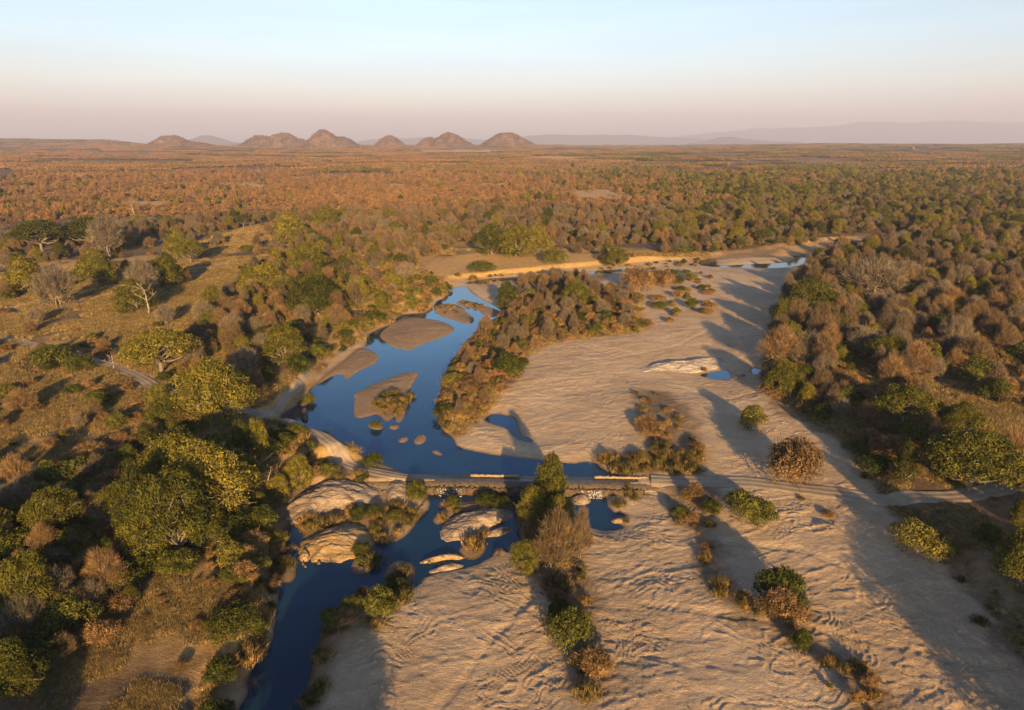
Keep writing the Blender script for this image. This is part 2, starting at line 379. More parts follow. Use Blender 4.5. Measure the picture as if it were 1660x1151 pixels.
M['bare'] = foliage_mat('dry_twigs', [(0, (.14, .100, .055)), (.35, (.21, .137, .072)), (.7, (.29, .175, .080)), (1, (.19, .16, .065))], .1)
M['mauve'] = foliage_mat('mauve_twigs', [(0, (.12, .092, .064)), (.5, (.19, .133, .088)), (1, (.25, .165, .09))], .1)
M['ash'] = foliage_mat('ashy_twigs', [(0, (.17, .14, .10)), (.5, (.23, .18, .125)), (1, (.21, .16, .10))], .1)
M['dry'] = foliage_mat('dry_bush', [(0, (.16, .10, .05)), (.4, (.27, .16, .07)), (.75, (.33, .20, .085)), (1, (.22, .17, .06))], .15)
M['reed'] = foliage_mat('reeds', [(0, (.12, .11, .035)), (.4, (.24, .17, .06)), (.75, (.36, .23, .09)), (1, (.20, .16, .05))], .2)
M['pale'] = foliage_mat('pale_branches', [(0, (.24, .19, .14)), (1, (.38, .30, .22))], 0)
M['farbrown'] = foliage_mat('far_brown_wood', [(0, (.15, .100, .058)), (.35, (.26, .150, .070)), (.7, (.34, .188, .078)), (.9, (.22, .145, .072)), (1, (.11, .10, .038))], .1)
def bark():
    m, t, b, o = mat_new('bark'); tc = N(t, 'ShaderNodeTexCoord')
    t.links.new(ramp(t, noise(t, 3, 4, .6, tc.outputs['Object']), [(.3, (.13, .10, .075)), (.7, (.30, .24, .18))]), b.inputs['Base Color'])
    bump(t, noise(t, 9, 3, .6, tc.outputs['Object']), .6, .04, b); return m
M['bark'] = bark()
def sandmat(name='ground'):
    m, t, b, o = mat_new(name)
    tc = N(t, 'ShaderNodeTexCoord'); P = tc.outputs['Object']
    at = N(t, 'ShaderNodeAttribute', attribute_name='zones'); sp = N(t, 'ShaderNodeSeparateColor'); t.links.new(at.outputs['Color'], sp.inputs[0])
    sand, wet, pale = sp.outputs[0], sp.outputs[1], sp.outputs[2]
    n1 = noise(t, .05, 5, .6, P); n2 = noise(t, .6, 4, .6, P); n3 = noise(t, 4.0, 4, .65, P)
    n0 = noise(t, .012, 4, .6, P); nf = noise(t, .0022, 5, .6, P)
    land = ramp(t, n1, [(.30, (.12, .09, .06)), (.45, (.19, .135, .08)), (.6, (.28, .195, .11)), (.75, (.38, .27, .15))])
    land = mix(t, .75, land, ramp(t, n2, [(.3, (.45, .42, .38)), (.5, (.9, .85, .8)), (.7, (1.35, 1.25, 1.1))]), 'MULTIPLY')
    land = mix(t, .5, land, ramp(t, n3, [(.3, (.5, .5, .5)), (.7, (1.35, 1.3, 1.25))]), 'MULTIPLY')
    cam_far = at.outputs['Alpha']
    farc = ramp(t, nf, [(.35, (.10, .085, .045)), (.47, (.20, .115, .06)), (.6, (.28, .17, .08)), (.72, (.46, .30, .13))])
    farc = mix(t, .7, farc, ramp(t, noise(t, .05, 6, .75, P), [(.35, (.4, .4, .4)), (.65, (1.4, 1.35, 1.3))]), 'MULTIPLY')
    land = mix(t, cam_far, land, farc)
    gold = ramp(t, n2, [(.3, (.44, .25, .085)), (.7, (.64, .40, .15))])
    land = mix(t, pale, land, gold)
    sd = ramp(t, n1, [(.3, (.48, .335, .205)), (.5, (.57, .405, .255)), (.7, (.65, .475, .31))])
    sd = mix(t, .5, sd, ramp(t, n2, [(.35, (.78, .77, .76)), (.65, (1.12, 1.1, 1.08))]), 'MULTIPLY')
    sd = mix(t, .45, sd, ramp(t, n3, [(.35, (.72, .7, .68)), (.6, (1.12, 1.1, 1.08))]), 'MULTIPLY')
    col = mix(t, sand, land, sd)
    col = mix(t, wet, col, mix(t, .8, col, (.34, .30, .27), 'MULTIPLY'))
    t.links.new(col, b.inputs['Base Color'])
    h = math_(t, 'ADD', math_(t, 'MULTIPLY', noise(t, 1.5, 6, .78, P, (.8, 1.6, 1)), 1.0), math_(t, 'MULTIPLY', noise(t, 5.0, 3, .6, P), .35))
    bump(t, h, 1.0, .36, b)
    b.inputs['Roughness'].default_value = .95
    return m
M['ground'] = sandmat()

# ------------------------------------------------------------------ the ground: one sheet
def seg(a, b, n): return np.linspace(a, b, n, endpoint=False)
rr = np.concatenate([seg(1, 50, 24), seg(50, 130, 320), seg(130, 200, 180), seg(200, 330, 190), seg(330, 520, 130), seg(520, 1000, 110), np.geomspace(1000, 30000, 190)])
aa = np.radians(np.concatenate([seg(-180, -56, 40), seg(-56, -47, 30), seg(-47, 47, 1050), seg(47, 56, 30), seg(56, 180, 40)]))
RR, AA = np.meshgrid(rr, aa, indexing='ij')
X = RR*np.sin(AA); Y = RR*np.cos(AA)
Z = height(X, Y)
_, LV, DW = riverbed(X, Y, False)
dc = -samp(SC, X, Y, -CAP); dl = samp(SL, X, Y, -CAP)
dland = np.maximum(dc, dl) + 2.0*(fbm(X/4, Y/4, 3, 6) - .5)
sandm = (1 - ss(-1.2, 1.2, dland))*(1 - .75*ss(-2, 1.5, samp(SX, X, Y, -CAP) + 5*(fbm(X/4, Y/4, 3, 16) - .5)))
wob2 = fbm(X/9, Y/9, 3, 9) - .5
wet = (1 - ss(.02, .22, Z - LV + .12*wob2))*(DW < 6)*(RR < 720)
wet = np.maximum(wet, .8*ss(-1, 1, samp(SI, X, Y, -CAP) + 2*wob2)*(Y > 118))
palem = ss(-2.5, 3.0, samp(SP, X, Y, -CAP) + 7*wob2)
leftgrass = ss(.46, .58, fbm(X/30, Y/22, 3, 51))*.8*(1 - sandm)*ss(-10, -40, X)*(RR < 420)
palem = np.maximum(palem, leftgrass)
farm = ss(350, 900, RR)
palem = np.maximum(palem, farpale(X, Y, Z))
zones = np.stack([sandm, wet, palem, farm], -1).reshape(-1, 4).astype(np.float32)
nr, na = RR.shape
i = np.arange(nr-1)[:, None]; j = np.arange(na)[None, :]; j2 = (j+1) % na
quads = np.stack([i*na+j, (i+1)*na+j, (i+1)*na+j2, i*na+j2], -1).reshape(-1, 4)
V = np.stack([X, Y, Z], -1).reshape(-1, 3)
V = np.concatenate([V, [[0, 0, float(Z[0].mean())]]]); zones = np.concatenate([zones, zones[:1]])
ctr = len(V)-1; jj = np.arange(na)
tris = np.stack([np.full(na, ctr), jj, (jj+1) % na], -1)
me = mk('ground', V, [quads[:, ::-1], tris[:, ::-1]], M['ground'], smooth=True)
at = me.color_attributes.new('zones', 'FLOAT_COLOR', 'POINT'); at.data.foreach_set('color', zones.ravel())
g = obj('ground', me); g['kind'] = 'structure'
if me.polygons[len(me.polygons)//2].normal.z < 0: me.flip_normals()

# ------------------------------------------------------------------ water
def watermat():
    m, t, b, o = mat_new('river_water'); tc = N(t, 'ShaderNodeTexCoord'); P = tc.outputs['Object']
    b.inputs['Base Color'].default_value = (.008, .030, .055, 1); b.inputs['Roughness'].default_value = .04
    b.inputs['Specular IOR Level'].default_value = .5; b.inputs['IOR'].default_value = 1.333
    t.links.new(ramp(t, noise(t, .08, 3, .5, P), [(.3, (.007, .026, .050)), (.62, (.010, .042, .080)), (.8, (.028, .045, .055))]), b.inputs['Base Color'])
    bump(t, noise(t, .9, 3, .55, P, (1, 1.8, 1)), .12, .05, b); return m
M['water'] = watermat()
def gridmesh(name, x0, x1, y0, y1, z, mat, n=2):
    xs = np.linspace(x0, x1, n); ys = np.linspace(y0, y1, n)
    A, B = np.meshgrid(xs, ys, indexing='ij'); V = np.stack([A, B, np.full_like(A, z)], -1).reshape(-1, 3)
    i = np.arange(n-1)[:, None]; j = np.arange(n-1)[None, :]
    return mk(name, V, np.stack([i*n+j, (i+1)*n+j, (i+1)*n+j+1, i*n+j+1], -1).reshape(-1, 4), mat)
def polymesh(name, P, z, mat):
    V = np.array([(x, y, z) for x, y in P]); return mk(name, V, np.arange(len(P))[None, :], mat)
# upper water: everything above the causeway, lower water below it
up = [W(380,772), (CA[0]-4, CA[1]+1.2), (CB[0]+4, CB[1]+1.2), W(1240,776), W(1400,640), W(1500,380), (300, 520), (-80, 520), (-80, 300)]
wu = obj('river_water', polymesh('river_water', up, 0.0, M['water'])); wu['kind'] = 'structure'
lo = [(-75, -40), (60, -40), (60, 70), (CB[0]+8, CB[1]-2.4), (CB[0]-1, CB[1]-2.4), (CA[0]+1, CA[1]-2.4), (CA[0]-45, CA[1]-2)]
wl = obj('lower_river_water', polymesh('lower_river_water', lo, LOW, M['water'])); wl['kind'] = 'structure'

# ------------------------------------------------------------------ dirt roads
def roadmat():
    m, t, b, o = mat_new('dirt_road'); tc = N(t, 'ShaderNodeTexCoord'); P = tc.outputs['Object']
    c = ramp(t, noise(t, .4, 5, .65, P), [(.3, (.28, .21, .145)), (.7, (.46, .345, .235))])
    t.links.new(mix(t, .5, c, ramp(t, noise(t, 5, 4, .6, P), [(.3, (.7, .7, .7)), (.7, (1.15, 1.15, 1.15))]), 'MULTIPLY'), b.inputs['Base Color'])
    bump(t, noise(t, 3, 4, .6, P), .5, .08, b); return m
M['road'] = roadmat()
def resample(P, step):
    P = np.array(P, float)
    # Catmull-Rom
    Q = np.vstack([2*P[0]-P[1], P, 2*P[-1]-P[-2]]); out_ = []
    for k in range(1, len(Q)-2):
        L = np.linalg.norm(Q[k+1]-Q[k]); n = max(2, int(L/step))
        for q in range(n):
            s = q/n; out_.append(.5*((2*Q[k]) + (-Q[k-1]+Q[k+1])*s + (2*Q[k-1]-5*Q[k]+4*Q[k+1]-Q[k+2])*s*s + (-Q[k-1]+3*Q[k]-3*Q[k+1]+Q[k+2])*s**3))
    out_.append(P[-1]); return np.array(out_)
def road(P, width):
    C = resample(P, .7); T = np.gradient(C, axis=0); T /= np.linalg.norm(T, axis=1)[:, None] + 1e-9
    Nn = np.stack([-T[:, 1], T[:, 0]], -1); m = 13
    ofs = np.linspace(-1, 1, m); prof = np.array([-.12, .0, .05, .0, -.03, .03, .08, .03, -.03, .0, .05, .0, -.12])
    wv = width/2*(1 + .35*(fbm(C[:, 0]/2.5, C[:, 1]/2.5, 2, 60)-.5))
    XY = C[:, None, :] + Nn[:, None, :]*(ofs[None, :, None]*wv[:, None, None])
    z = height(XY[..., 0], XY[..., 1]) + prof[None, :] + .17
    n = len(C); V = np.concatenate([XY, z[..., None]], -1).reshape(-1, 3)
    i = np.arange(n-1)[:, None]; j = np.arange(m-1)[None, :]
    o = obj('dirt_road', mk('dirt_road', V, np.stack([i*m+j, (i+1)*m+j, (i+1)*m+j+1, i*m+j+1], -1).reshape(-1, 4), M['road'], True))
    o['kind'] = 'structure'; return o
for P, wd in roads: road(P, wd)

# ------------------------------------------------------------------ plants: shapes
def leaves(rng, n, lobes, size, asp=1.0, outward=.7, shell=.72, up=0.0, low=.25):
    """n leaf faces on ellipsoid lobes (cx,cy,cz,rx,rz)"""
    L = np.array(lobes); wts = L[:, 3]**2*.7 + .05; wts /= wts.sum()
    k = rng.choice(len(L), n, p=wts); L = L[k]
    dv = rng.normal(size=(n, 3)); dv /= np.linalg.norm(dv, axis=1)[:, None]
    flip = (dv[:, 2] < 0) & (rng.rand(n) > low); dv[flip, 2] *= -1
    rad = (shell + (1.12-shell)*rng.rand(n)**.6)*(1 + .55*(fbm(dv[:, 0]*1.6 + L[:, 0]*3.1, dv[:, 1]*1.6 + dv[:, 2]*2.3 + L[:, 1]*3.7, 2, 12)-.5))
    c = np.stack([L[:, 0]+dv[:, 0]*L[:, 3]*rad, L[:, 1]+dv[:, 1]*L[:, 3]*rad, L[:, 2]+dv[:, 2]*L[:, 4]*rad], -1)
    nrm = dv*outward + rng.normal(size=(n, 3))*.45; nrm[:, 2] += up; nrm /= np.linalg.norm(nrm, axis=1)[:, None]
    t = np.cross(nrm, rng.normal(size=(n, 3))); t /= np.linalg.norm(t, axis=1)[:, None]; s = np.cross(nrm, t)
    sz = size*(.6+.8*rng.rand(n))[:, None]
    V = np.stack([c - t*sz, c + s*sz*.55*asp, c + t*sz, c - s*sz*.55*asp], 1).reshape(-1, 3)
    return V, np.arange(4*n).reshape(-1, 4)
def slivers(rng, n, lobes, length, wid, out_=.9):
    L = np.array(lobes); wts = L[:, 3]**2*.7 + .05; wts /= wts.sum(); k = rng.choice(len(L), n, p=wts); L = L[k]
    dv = rng.normal(size=(n, 3)); dv /= np.linalg.norm(dv, axis=1)[:, None]; f = (dv[:, 2] < 0) & (rng.rand(n) > .3); dv[f, 2] *= -1
    rad = .2 + 1.1*rng.rand(n)**.7
    c = np.stack([L[:, 0]+dv[:, 0]*L[:, 3]*rad, L[:, 1]+dv[:, 1]*L[:, 3]*rad, L[:, 2]+dv[:, 2]*L[:, 4]*rad], -1)
    ct = c - np.array([0, 0, 1.2]); ct /= np.linalg.norm(ct, axis=1)[:, None] + 1e-6
    a = dv*out_*.45 + ct*.75 + rng.normal(size=(n, 3))*.33; a[:, 2] += .25; a /= np.linalg.norm(a, axis=1)[:, None]
    s = np.cross(a, rng.normal(size=(n, 3))); s /= np.linalg.norm(s, axis=1)[:, None]
    ln = length*(.5+rng.rand(n))[:, None]
    V = np.stack([c - a*ln*.5 - s*wid, c - a*ln*.5 + s*wid, c + a*ln*.5 + s*wid*.3, c + a*ln*.5 - s*wid*.3], 1).reshape(-1, 3)
    return V, np.arange(4*n).reshape(-1, 4)
def tube(p, r, k=5):
    p = np.array(p, float); n = len(p); T = np.gradient(p, axis=0); T /= np.linalg.norm(T, axis=1)[:, None] + 1e-9
    ref = np.where(np.abs(T[:, 2:3]) > .9, [[1., 0, 0]], [[0, 0, 1.]])
    A = np.cross(T, ref); A /= np.linalg.norm(A, axis=1)[:, None] + 1e-9; B = np.cross(T, A)
    th = np.arange(k)*2*math.pi/k; r = np.array(r)[:, None, None]
    V = p[:, None, :] + r*(A[:, None, :]*np.cos(th)[None, :, None] + B[:, None, :]*np.sin(th)[None, :, None])
    i = np.arange(n-1)[:, None]; j = np.arange(k)[None, :]; j2 = (j+1) % k
    return V.reshape(-1, 3), np.stack([i*k+j, (i+1)*k+j, (i+1)*k+j2, i*k+j2], -1).reshape(-1, 4)
def limb(rng, a, b, r0, r1, bend=.12, n=5):
    a = np.array(a, float); b = np.array(b, float); L = np.linalg.norm(b-a); s = np.linspace(0, 1, n)[:, None]
    off = rng.normal(size=3)*bend*L; P = a + (b-a)*s + off*np.sin(s*math.pi) + rng.normal(size=(n, 3))*.02*L*np.sin(s*math.pi)
    return tube(P, np.linspace(r0, r1, n)), P
def skeleton(rng, lobes, fork, r, lean=(0, 0), trunks=1, twigs=3):
    parts = []
    L = [np.array(l[:3]) for l in lobes]
    bases = [np.array([lean[0]*q*.6 + (q-(trunks-1)/2)*.5, rng.normal()*.3*(trunks > 1), -.5]) for q in range(trunks)]
    for q in range(trunks):
        own = L[q::trunks]; cen = np.mean(own, axis=0); top = np.array([cen[0]*.35+lean[0], cen[1]*.35+lean[1], fork])
        (m, P) = limb(rng, bases[q], top, r*1.15, r*.75); parts.append(m)
        for c in own:
            m, P = limb(rng, top - [0, 0, rng.rand()*fork*.25], c, r*.5, r*.15); parts.append(m)
            for _ in range(twigs):
                k = rng.randint(2, 5); e = c + rng.normal(size=3)*np.array([1, 1, .7])*1.1
                m, P2 = limb(rng, P[k], e, r*.2, r*.06, n=4); parts.append(m)
    return merge(parts)
def dome_lobes(rng, n, R, z0, H, lr, flat=.7):
    out_ = []
    for k in range(n):
        a = k*2.399 + rng.rand()*.6; q = math.sqrt((k+.5)/n)
        rad = (R-lr*.8)*q*(.85+.3*rng.rand()); zc = z0 + (H-z0-lr*flat)*(1-q*q*.75) * (.8+.3*rng.rand())
        s = lr*(.7+.6*rng.rand())
        out_.append((rad*math.cos(a), rad*math.sin(a), max(zc, z0*.6+.3), s, s*flat))
    return out_
def skirt_lobes(rng, n, R, z0, H, lr, flat, top):
    out_ = []
    for k in range(n):
        a = k*2.399*1.7 + rng.rand(); rad = (R - lr*.7)*(.55+.45*rng.rand()); z = (z0 if top < .4 else .5) + (H-z0)*top*rng.rand()
        s = lr*(.6+.6*rng.rand()); out_.append((rad*math.cos(a), rad*math.sin(a), z, s, s*flat))
    return out_
PROTO = {}
def tree_meshes(kind, seed, hd=True):
    rng = np.random.RandomState(seed)
    if kind == 'leafy':
        v = seed % 5
        R, z0, H, n, lr, fl = [(5.0, 1.3, 7.5, 26, 1.45, .8), (4.2, 1.5, 9.0, 24, 1.35, .95), (5.8, 3.0, 7.2, 28, 1.4, .6), (4.8, 1.0, 6.5, 24, 1.5, .8), (3.9, 1.1, 7.8, 20, 1.4, 1.0)][v]
        lb = dome_lobes(rng, n, R, z0, H, lr, fl)
        lb += skirt_lobes(rng, n//2, R, z0, H, lr, fl, .35 if v == 2 else .6)
        nl = 17000 if hd else 560; s = .125 if hd else .62
        cr_ = merge([leaves(rng, nl, lb, s, 1.1, .75, .62)])
        tr = skeleton(rng, lb, z0*.8, .32, trunks=1 + (v == 3), twigs=2 if hd else 0)
        return tr, cr_, 'bark', 'leaf'
    if kind == 'bare':
        v = seed % 4
        R, z0, H, n, lr = [(4.2, 1.8, 8.2, 20, 1.15), (4.8, 2.0, 7.4, 24, 1.1), (3.4, 1.5, 8.0, 15, 1.1), (4.5, 1.2, 6.6, 20, 1.1)][v]
        lb = dome_lobes(rng, n, R, z0, H, lr, 1.15)
        lb += skirt_lobes(rng, n//2, R, z0, H, lr, .8, .5)
        if hd: cr_ = merge([slivers(rng, 4800 if v != 1 else 3600, lb, 1.25, .030), leaves(rng, 3000 if v != 1 else 500, lb, .10, .8, .2, .15)])
        else: cr_ = merge([leaves(rng, 300, lb, .50, .8, .5, .4), slivers(rng, 220, lb, 1.7, .10)])
        tr = skeleton(rng, lb, z0, .20, trunks=1 + v % 3, twigs=5 if hd else 0)
        return tr, cr_, 'pale' if v == 1 else 'bark', ['bare', 'ash', 'mauve', 'bare'][v]
    if kind == 'gbush':
        v = seed % 3; R, H, n = [(2.2, 2.6, 9), (2.8, 2.2, 12), (1.8, 3.0, 8)][v]
        lb = dome_lobes(rng, n, R, .3, H, .95, .85)
        cr_ = merge([leaves(rng, 6000 if hd else 170, lb, .095 if hd else .46, 1, .7, .55)])
        return None, cr_, None, 'bush'
    if kind == 'dbush':
        v = seed % 3; R, H, n = [(2.0, 2.0, 9), (2.6, 1.8, 11), (1.6, 2.6, 7)][v]
        lb = dome_lobes(rng, n, R, .3, H, .85, .8)
        if hd: cr_ = merge([slivers(rng, 600, lb, .5, .018), leaves(rng, 7000, lb, .075, .9, .4, .45), slivers(rng, 60, [(0, 0, .7, R*.6, .7)], 1.6, .05)])
        else: cr_ = merge([leaves(rng, 120, lb, .42, .8, .5, .5), slivers(rng, 40, lb, 1.2, .07)])
        return None, cr_, None, 'dry'
    if kind == 'reed':
        n = 620 if hd else 90; a = rng.rand(n)*6.28; q = np.abs(rng.normal(size=n))*.75
        b = np.stack([q*np.cos(a), q*np.sin(a), np.full(n, -.1)], -1); h = (.7+1.1*rng.rand(n))*(1.15-.35*q/1.3)
        ln = rng.normal(size=(n, 2))*.22 + b[:, :2]*.28
        tip = b + np.stack([ln[:, 0], ln[:, 1], h], -1); mid = b + np.stack([ln[:, 0]*.3, ln[:, 1]*.3, h*.6], -1)
        wv = rng.normal(size=(n, 3)); wv[:, 2] = 0; wv /= np.linalg.norm(wv, axis=1)[:, None]; wv *= .022 if hd else .09
        V = np.stack([b-wv, b+wv, mid+wv*1.6, tip, mid-wv*1.6], 1).reshape(-1, 3)
        return None, (V, [np.arange(5*n).reshape(-1, 5)]), None, 'reed'
def protos(kind, hd):
    key = (kind, hd)
    if key not in PROTO:
        L = []
        for s in range({'leafy': 5, 'bare': 4, 'gbush': 3, 'dbush': 3, 'reed': 3}[kind]):
            tr, c, mt, mc = tree_meshes(kind, s + {'leafy': 100, 'bare': 200, 'gbush': 300, 'dbush': 300, 'reed': 400}[kind], hd)
            nm = {'leafy': 'leafy_tree', 'bare': 'bare_tree', 'gbush': 'green_bush', 'dbush': 'dry_bush', 'reed': 'reed_clump'}[kind]
            L.append((mk(nm + '_trunk', tr[0], tr[1], M[mt], True) if tr else None, mk(nm + '_crown', c[0], c[1], M[mc]), nm))
        PROTO[key] = L
    return PROTO[key]
SIZE = {'leafy': 8., 'bare': 6.5, 'gbush': 2.6, 'dbush': 2.2, 'reed': 1.8}
INV = {'leafy_tree': 'tree', 'bare_tree': 'tree', 'green_bush': 'bush', 'dry_bush': 'bush', 'reed_clump': 'reeds'}
def plant(kind, x, y, s, rng, label, group=None, var=None, name=None, cat=None, sx=None, z=None, rot=None, tall=False):
    P = protos(kind, True); v = rng.randint(len(P)) if var is None else var
    tm, cm, nm = P[v]
    z = ground_z(x, y) if z is None else z
    rot = rng.rand()*6.28 if rot is None else rot
    scl = (s*(sx or (.9+.25*rng.rand())), s*(sx or (.9+.25*rng.rand())), s)
    if tall: scl = (scl[0]*.86, scl[1]*.86, s*1.2)
    if tm is None:
        o = obj(name or nm, cm, loc=(x, y, z))
    else:
        o = obj(name or nm, None, loc=(x, y, z)); o.empty_display_size = .5
        obj('trunk', tm, o); obj('crown', cm, o)
    o.rotation_euler = (0, 0, rot); o.scale = scl
    return tag(o, label, cat or INV[nm], group)
stuff_col = {}
def gn_scatter(name, srcs, pts, label=None, asp=(1, 1)):
    """one object: instances of a few source plants on the given points (x,y,z,rot,scale,idx)"""
    col = bpy.data.collections.new(name + '_source')
    for k, m_ in enumerate(srcs):
        ob = bpy.data.objects.new('%s_source_%02d' % (name, k), m_); col.objects.link(ob)
    pts = np.array(pts, float)
    me = bpy.data.meshes.new(name); me.vertices.add(len(pts)); me.vertices.foreach_set('co', pts[:, :3].astype(np.float32).ravel())
    for an, ty, c in (('rot', 'FLOAT', 3), ('scl', 'FLOAT', 4)):
        a = me.attributes.new(an, ty, 'POINT'); a.data.foreach_set('value', pts[:, c].astype(np.float32))
    a = me.attributes.new('idx', 'INT', 'POINT'); a.data.foreach_set('value', pts[:, 5].astype(np.int32))
    o = obj(name, me); o['kind'] = 'stuff'
    if label: o['label'] = label
    t = bpy.data.node_groups.new(name, 'GeometryNodeTree')
    t.interface.new_socket('Geometry', in_out='INPUT', socket_type='NodeSocketGeometry'); t.interface.new_socket('Geometry', in_out='OUTPUT', socket_type='NodeSocketGeometry')
    gi = N(t, 'NodeGroupInput'); go = N(t, 'NodeGroupOutput'); ip = N(t, 'GeometryNodeInstanceOnPoints'); ci = N(t, 'GeometryNodeCollectionInfo')
    ci.inputs['Collection'].default_value = col; ci.inputs['Separate Children'].default_value = True; ci.inputs['Reset Children'].default_value = True
    ip.inputs['Pick Instance'].default_value = True
    def att(n, ty): q = N(t, 'GeometryNodeInputNamedAttribute', data_type=ty); q.inputs['Name'].default_value = n; return q.outputs[0]
    cx = N(t, 'ShaderNodeCombineXYZ'); t.links.new(att('rot', 'FLOAT'), cx.inputs[2])
    t.links.new(gi.outputs[0], ip.inputs['Points']); t.links.new(ci.outputs[0], ip.inputs['Instance']); t.links.new(att('idx', 'INT'), ip.inputs['Instance Index'])
    t.links.new(cx.outputs[0], ip.inputs['Rotation']); cs = N(t, 'ShaderNodeCombineXYZ'); sa = att('scl', 'FLOAT')
    for k_, f_ in enumerate((asp[0], asp[0], asp[1])):
        mm = N(t, 'ShaderNodeMath', operation='MULTIPLY'); t.links.new(sa, mm.inputs[0]); mm.inputs[1].default_value = f_; t.links.new(mm.outputs[0], cs.inputs[k_])
    t.links.new(cs.outputs[0], ip.inputs['Scale']); t.links.new(ip.outputs[0], go.inputs[0])
    md = o.modifiers.new('scatter', 'NODES'); md.node_group = t
    return o
def lowmesh(kind, mat=None):
    out_ = []
    for tm, cm, nm in protos(kind, False):
        # join trunk and crown into one low detail mesh
        Vs, Fs, ms, n = [], [], [], 0
        m2 = bpy.data.meshes.new(nm + '_far')
        for k, q in enumerate([cm] + ([tm] if tm else [])):
            v = np.empty(len(q.vertices)*3, np.float32); q.vertices.foreach_get('co', v); v = v.reshape(-1, 3)
            Vs.append(v)
            for p in q.polygons: Fs.append([a + n for a in p.vertices]); ms.append(k)
            n += len(v)
        m2.from_pydata(np.concatenate(Vs).tolist(), [], Fs)
        m2.materials.append(mat or cm.materials[0])
        if tm: m2.materials.append(tm.materials[0])
        m2.polygons.foreach_set('material_index', np.array(ms, np.int32)); out_.append(m2)
    return out_
# ------------------------------------------------------------------ rocks
def rockmat(name, a, b_, c):
    m, t, b, o = mat_new(name); tc = N(t, 'ShaderNodeTexCoord'); P = tc.outputs['Object']
    col = ramp(t, noise(t, .5, 6, .7, P, (1, 2.2, 1)), [(.3, a), (.5, b_), (.7, c)])
    t.links.new(mix(t, .6, col, ramp(t, noise(t, 3, 5, .7, P), [(.35, (.55, .5, .46)), (.6, (1.1, 1.1, 1.1))]), 'MULTIPLY'), b.inputs['Base Color'])
    vo = N(t, 'ShaderNodeTexVoronoi', feature='DISTANCE_TO_EDGE'); mp = N(t, 'ShaderNodeMapping'); mp.inputs['Scale'].default_value = (.22, .75, .6); mp.inputs['Rotation'].default_value = (0, 0, .35)
    wv_ = mix(t, .35, P, N(t, 'ShaderNodeTexNoise').outputs[1]); t.links.new(wv_, mp.inputs[0]); t.links.new(mp.outputs[0], vo.inputs['Vector']); vo.inputs['Scale'].default_value = 1.0
    ck = ramp(t, vo.outputs['Distance'], [(0, (.28, .24, .2)), (.035, (1, 1, 1))]); lk = b.inputs['Base Color'].links[0].from_socket; t.links.new(mix(t, .8, lk, ck, 'MULTIPLY'), b.inputs['Base Color'])
    h = math_(t, 'ADD', noise(t, 1.2, 6, .7, P, (1, 3, 1)), math_(t, 'MULTIPLY', noise(t, 6, 3, .6, P), .3)); bump(t, h, .9, .35, b); b.inputs['Roughness'].default_value = .8
    return m
M['granite'] = rockmat('granite', (.20, .145, .10), (.40, .30, .21), (.52, .41, .30))
M['goldrock'] = rockmat('golden_granite', (.24, .15, .07), (.46, .30, .14), (.55, .40, .22))
M['whiterock'] = rockmat('pale_granite', (.35, .27, .20), (.52, .43, .34), (.62, .54, .45))
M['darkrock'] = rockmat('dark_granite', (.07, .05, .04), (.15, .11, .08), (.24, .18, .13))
HOLD = []     # discs kept free of random plants
def rock(px, z0, H, mat, label, name='rock_outcrop', p=2.2, seed=0, cat='rock', sm=2):
    P = np.array(smooth_poly(Wp(px, z0), sm)); n = 110
    L = np.concatenate([[0], np.cumsum(np.linalg.norm(np.roll(P, -1, 0)-P, axis=1))]); PP = np.vstack([P, P[:1]])
    s = np.linspace(0, L[-1], n, endpoint=False); O = np.stack([np.interp(s, L, PP[:, k]) for k in (0, 1)], -1)
    c = O.mean(0); m = 34; ts = np.linspace(0, 1, m)**.75
    wb = 1 + .16*(fbm(O[:, 0]/1.6+seed, O[:, 1]/1.6, 3, 73)-.5)*2
    XY = c + (O[None]-c)*(ts[:, None, None]*wb[None, :, None]); t = ts[:, None]
    x, y = XY[..., 0], XY[..., 1]
    prof = 1 - t**p
    lay = ridge(x/3.5+seed, y/1.3, 3, 70+seed); terr = np.floor((fbm(x/5, y/3, 3, 71+seed)*5))/5
    z = z0 + H*prof*(.72+.45*fbm(x/7, y/5, 3, 72+seed)) + (H*.34*(terr-.4) + min(.3, H*.2)*(lay-.5) + min(.22, H*.15)*(fbm(x/1.3, y/.8, 3, 74+seed)-.5))*np.clip((1-t)*4, 0, 1)
    z[-1] = z0 - 1.0
    V = np.concatenate([XY - c, (z - z0)[..., None]], -1).reshape(-1, 3)
    i = np.arange(m-1)[:, None]; j = np.arange(n)[None, :]; j2 = (j+1) % n
    q = np.stack([i*n+j, (i+1)*n+j, (i+1)*n+j2, i*n+j2], -1).reshape(-1, 4)
    o = obj(name, mk(name, V, q, M[mat], True), loc=(c[0], c[1], z0)); tag(o, label, cat)
    if H > .5: HOLD.append((c[0], c[1], np.linalg.norm(O-c, axis=1).mean()*.9))
    return o
rock(C8([(160,215),(200,165),(260,130),(330,95),(440,78),(530,75),(548,92),(560,130),(552,190),(480,205),(420,205),(330,215),(230,255),(190,250)]), LOW+.2, 2.4, 'granite', 'long pale rounded granite outcrop left of the weir, the largest rock', seed=1)
rock(C8([(556,120),(600,86),(650,95),(665,150),(650,190),(560,196)]), LOW+.2, 1.7, 'granite', 'pale granite hump against the right end of the largest outcrop', seed=2)
rock(C8([(225,345),(300,288),(360,258),(430,240),(490,255),(530,300),(510,360),(440,385),(400,402),(300,392),(260,372)]), LOW, 1.8, 'goldrock', 'golden sunlit dome of rock at the head of the dark stream', seed=3)
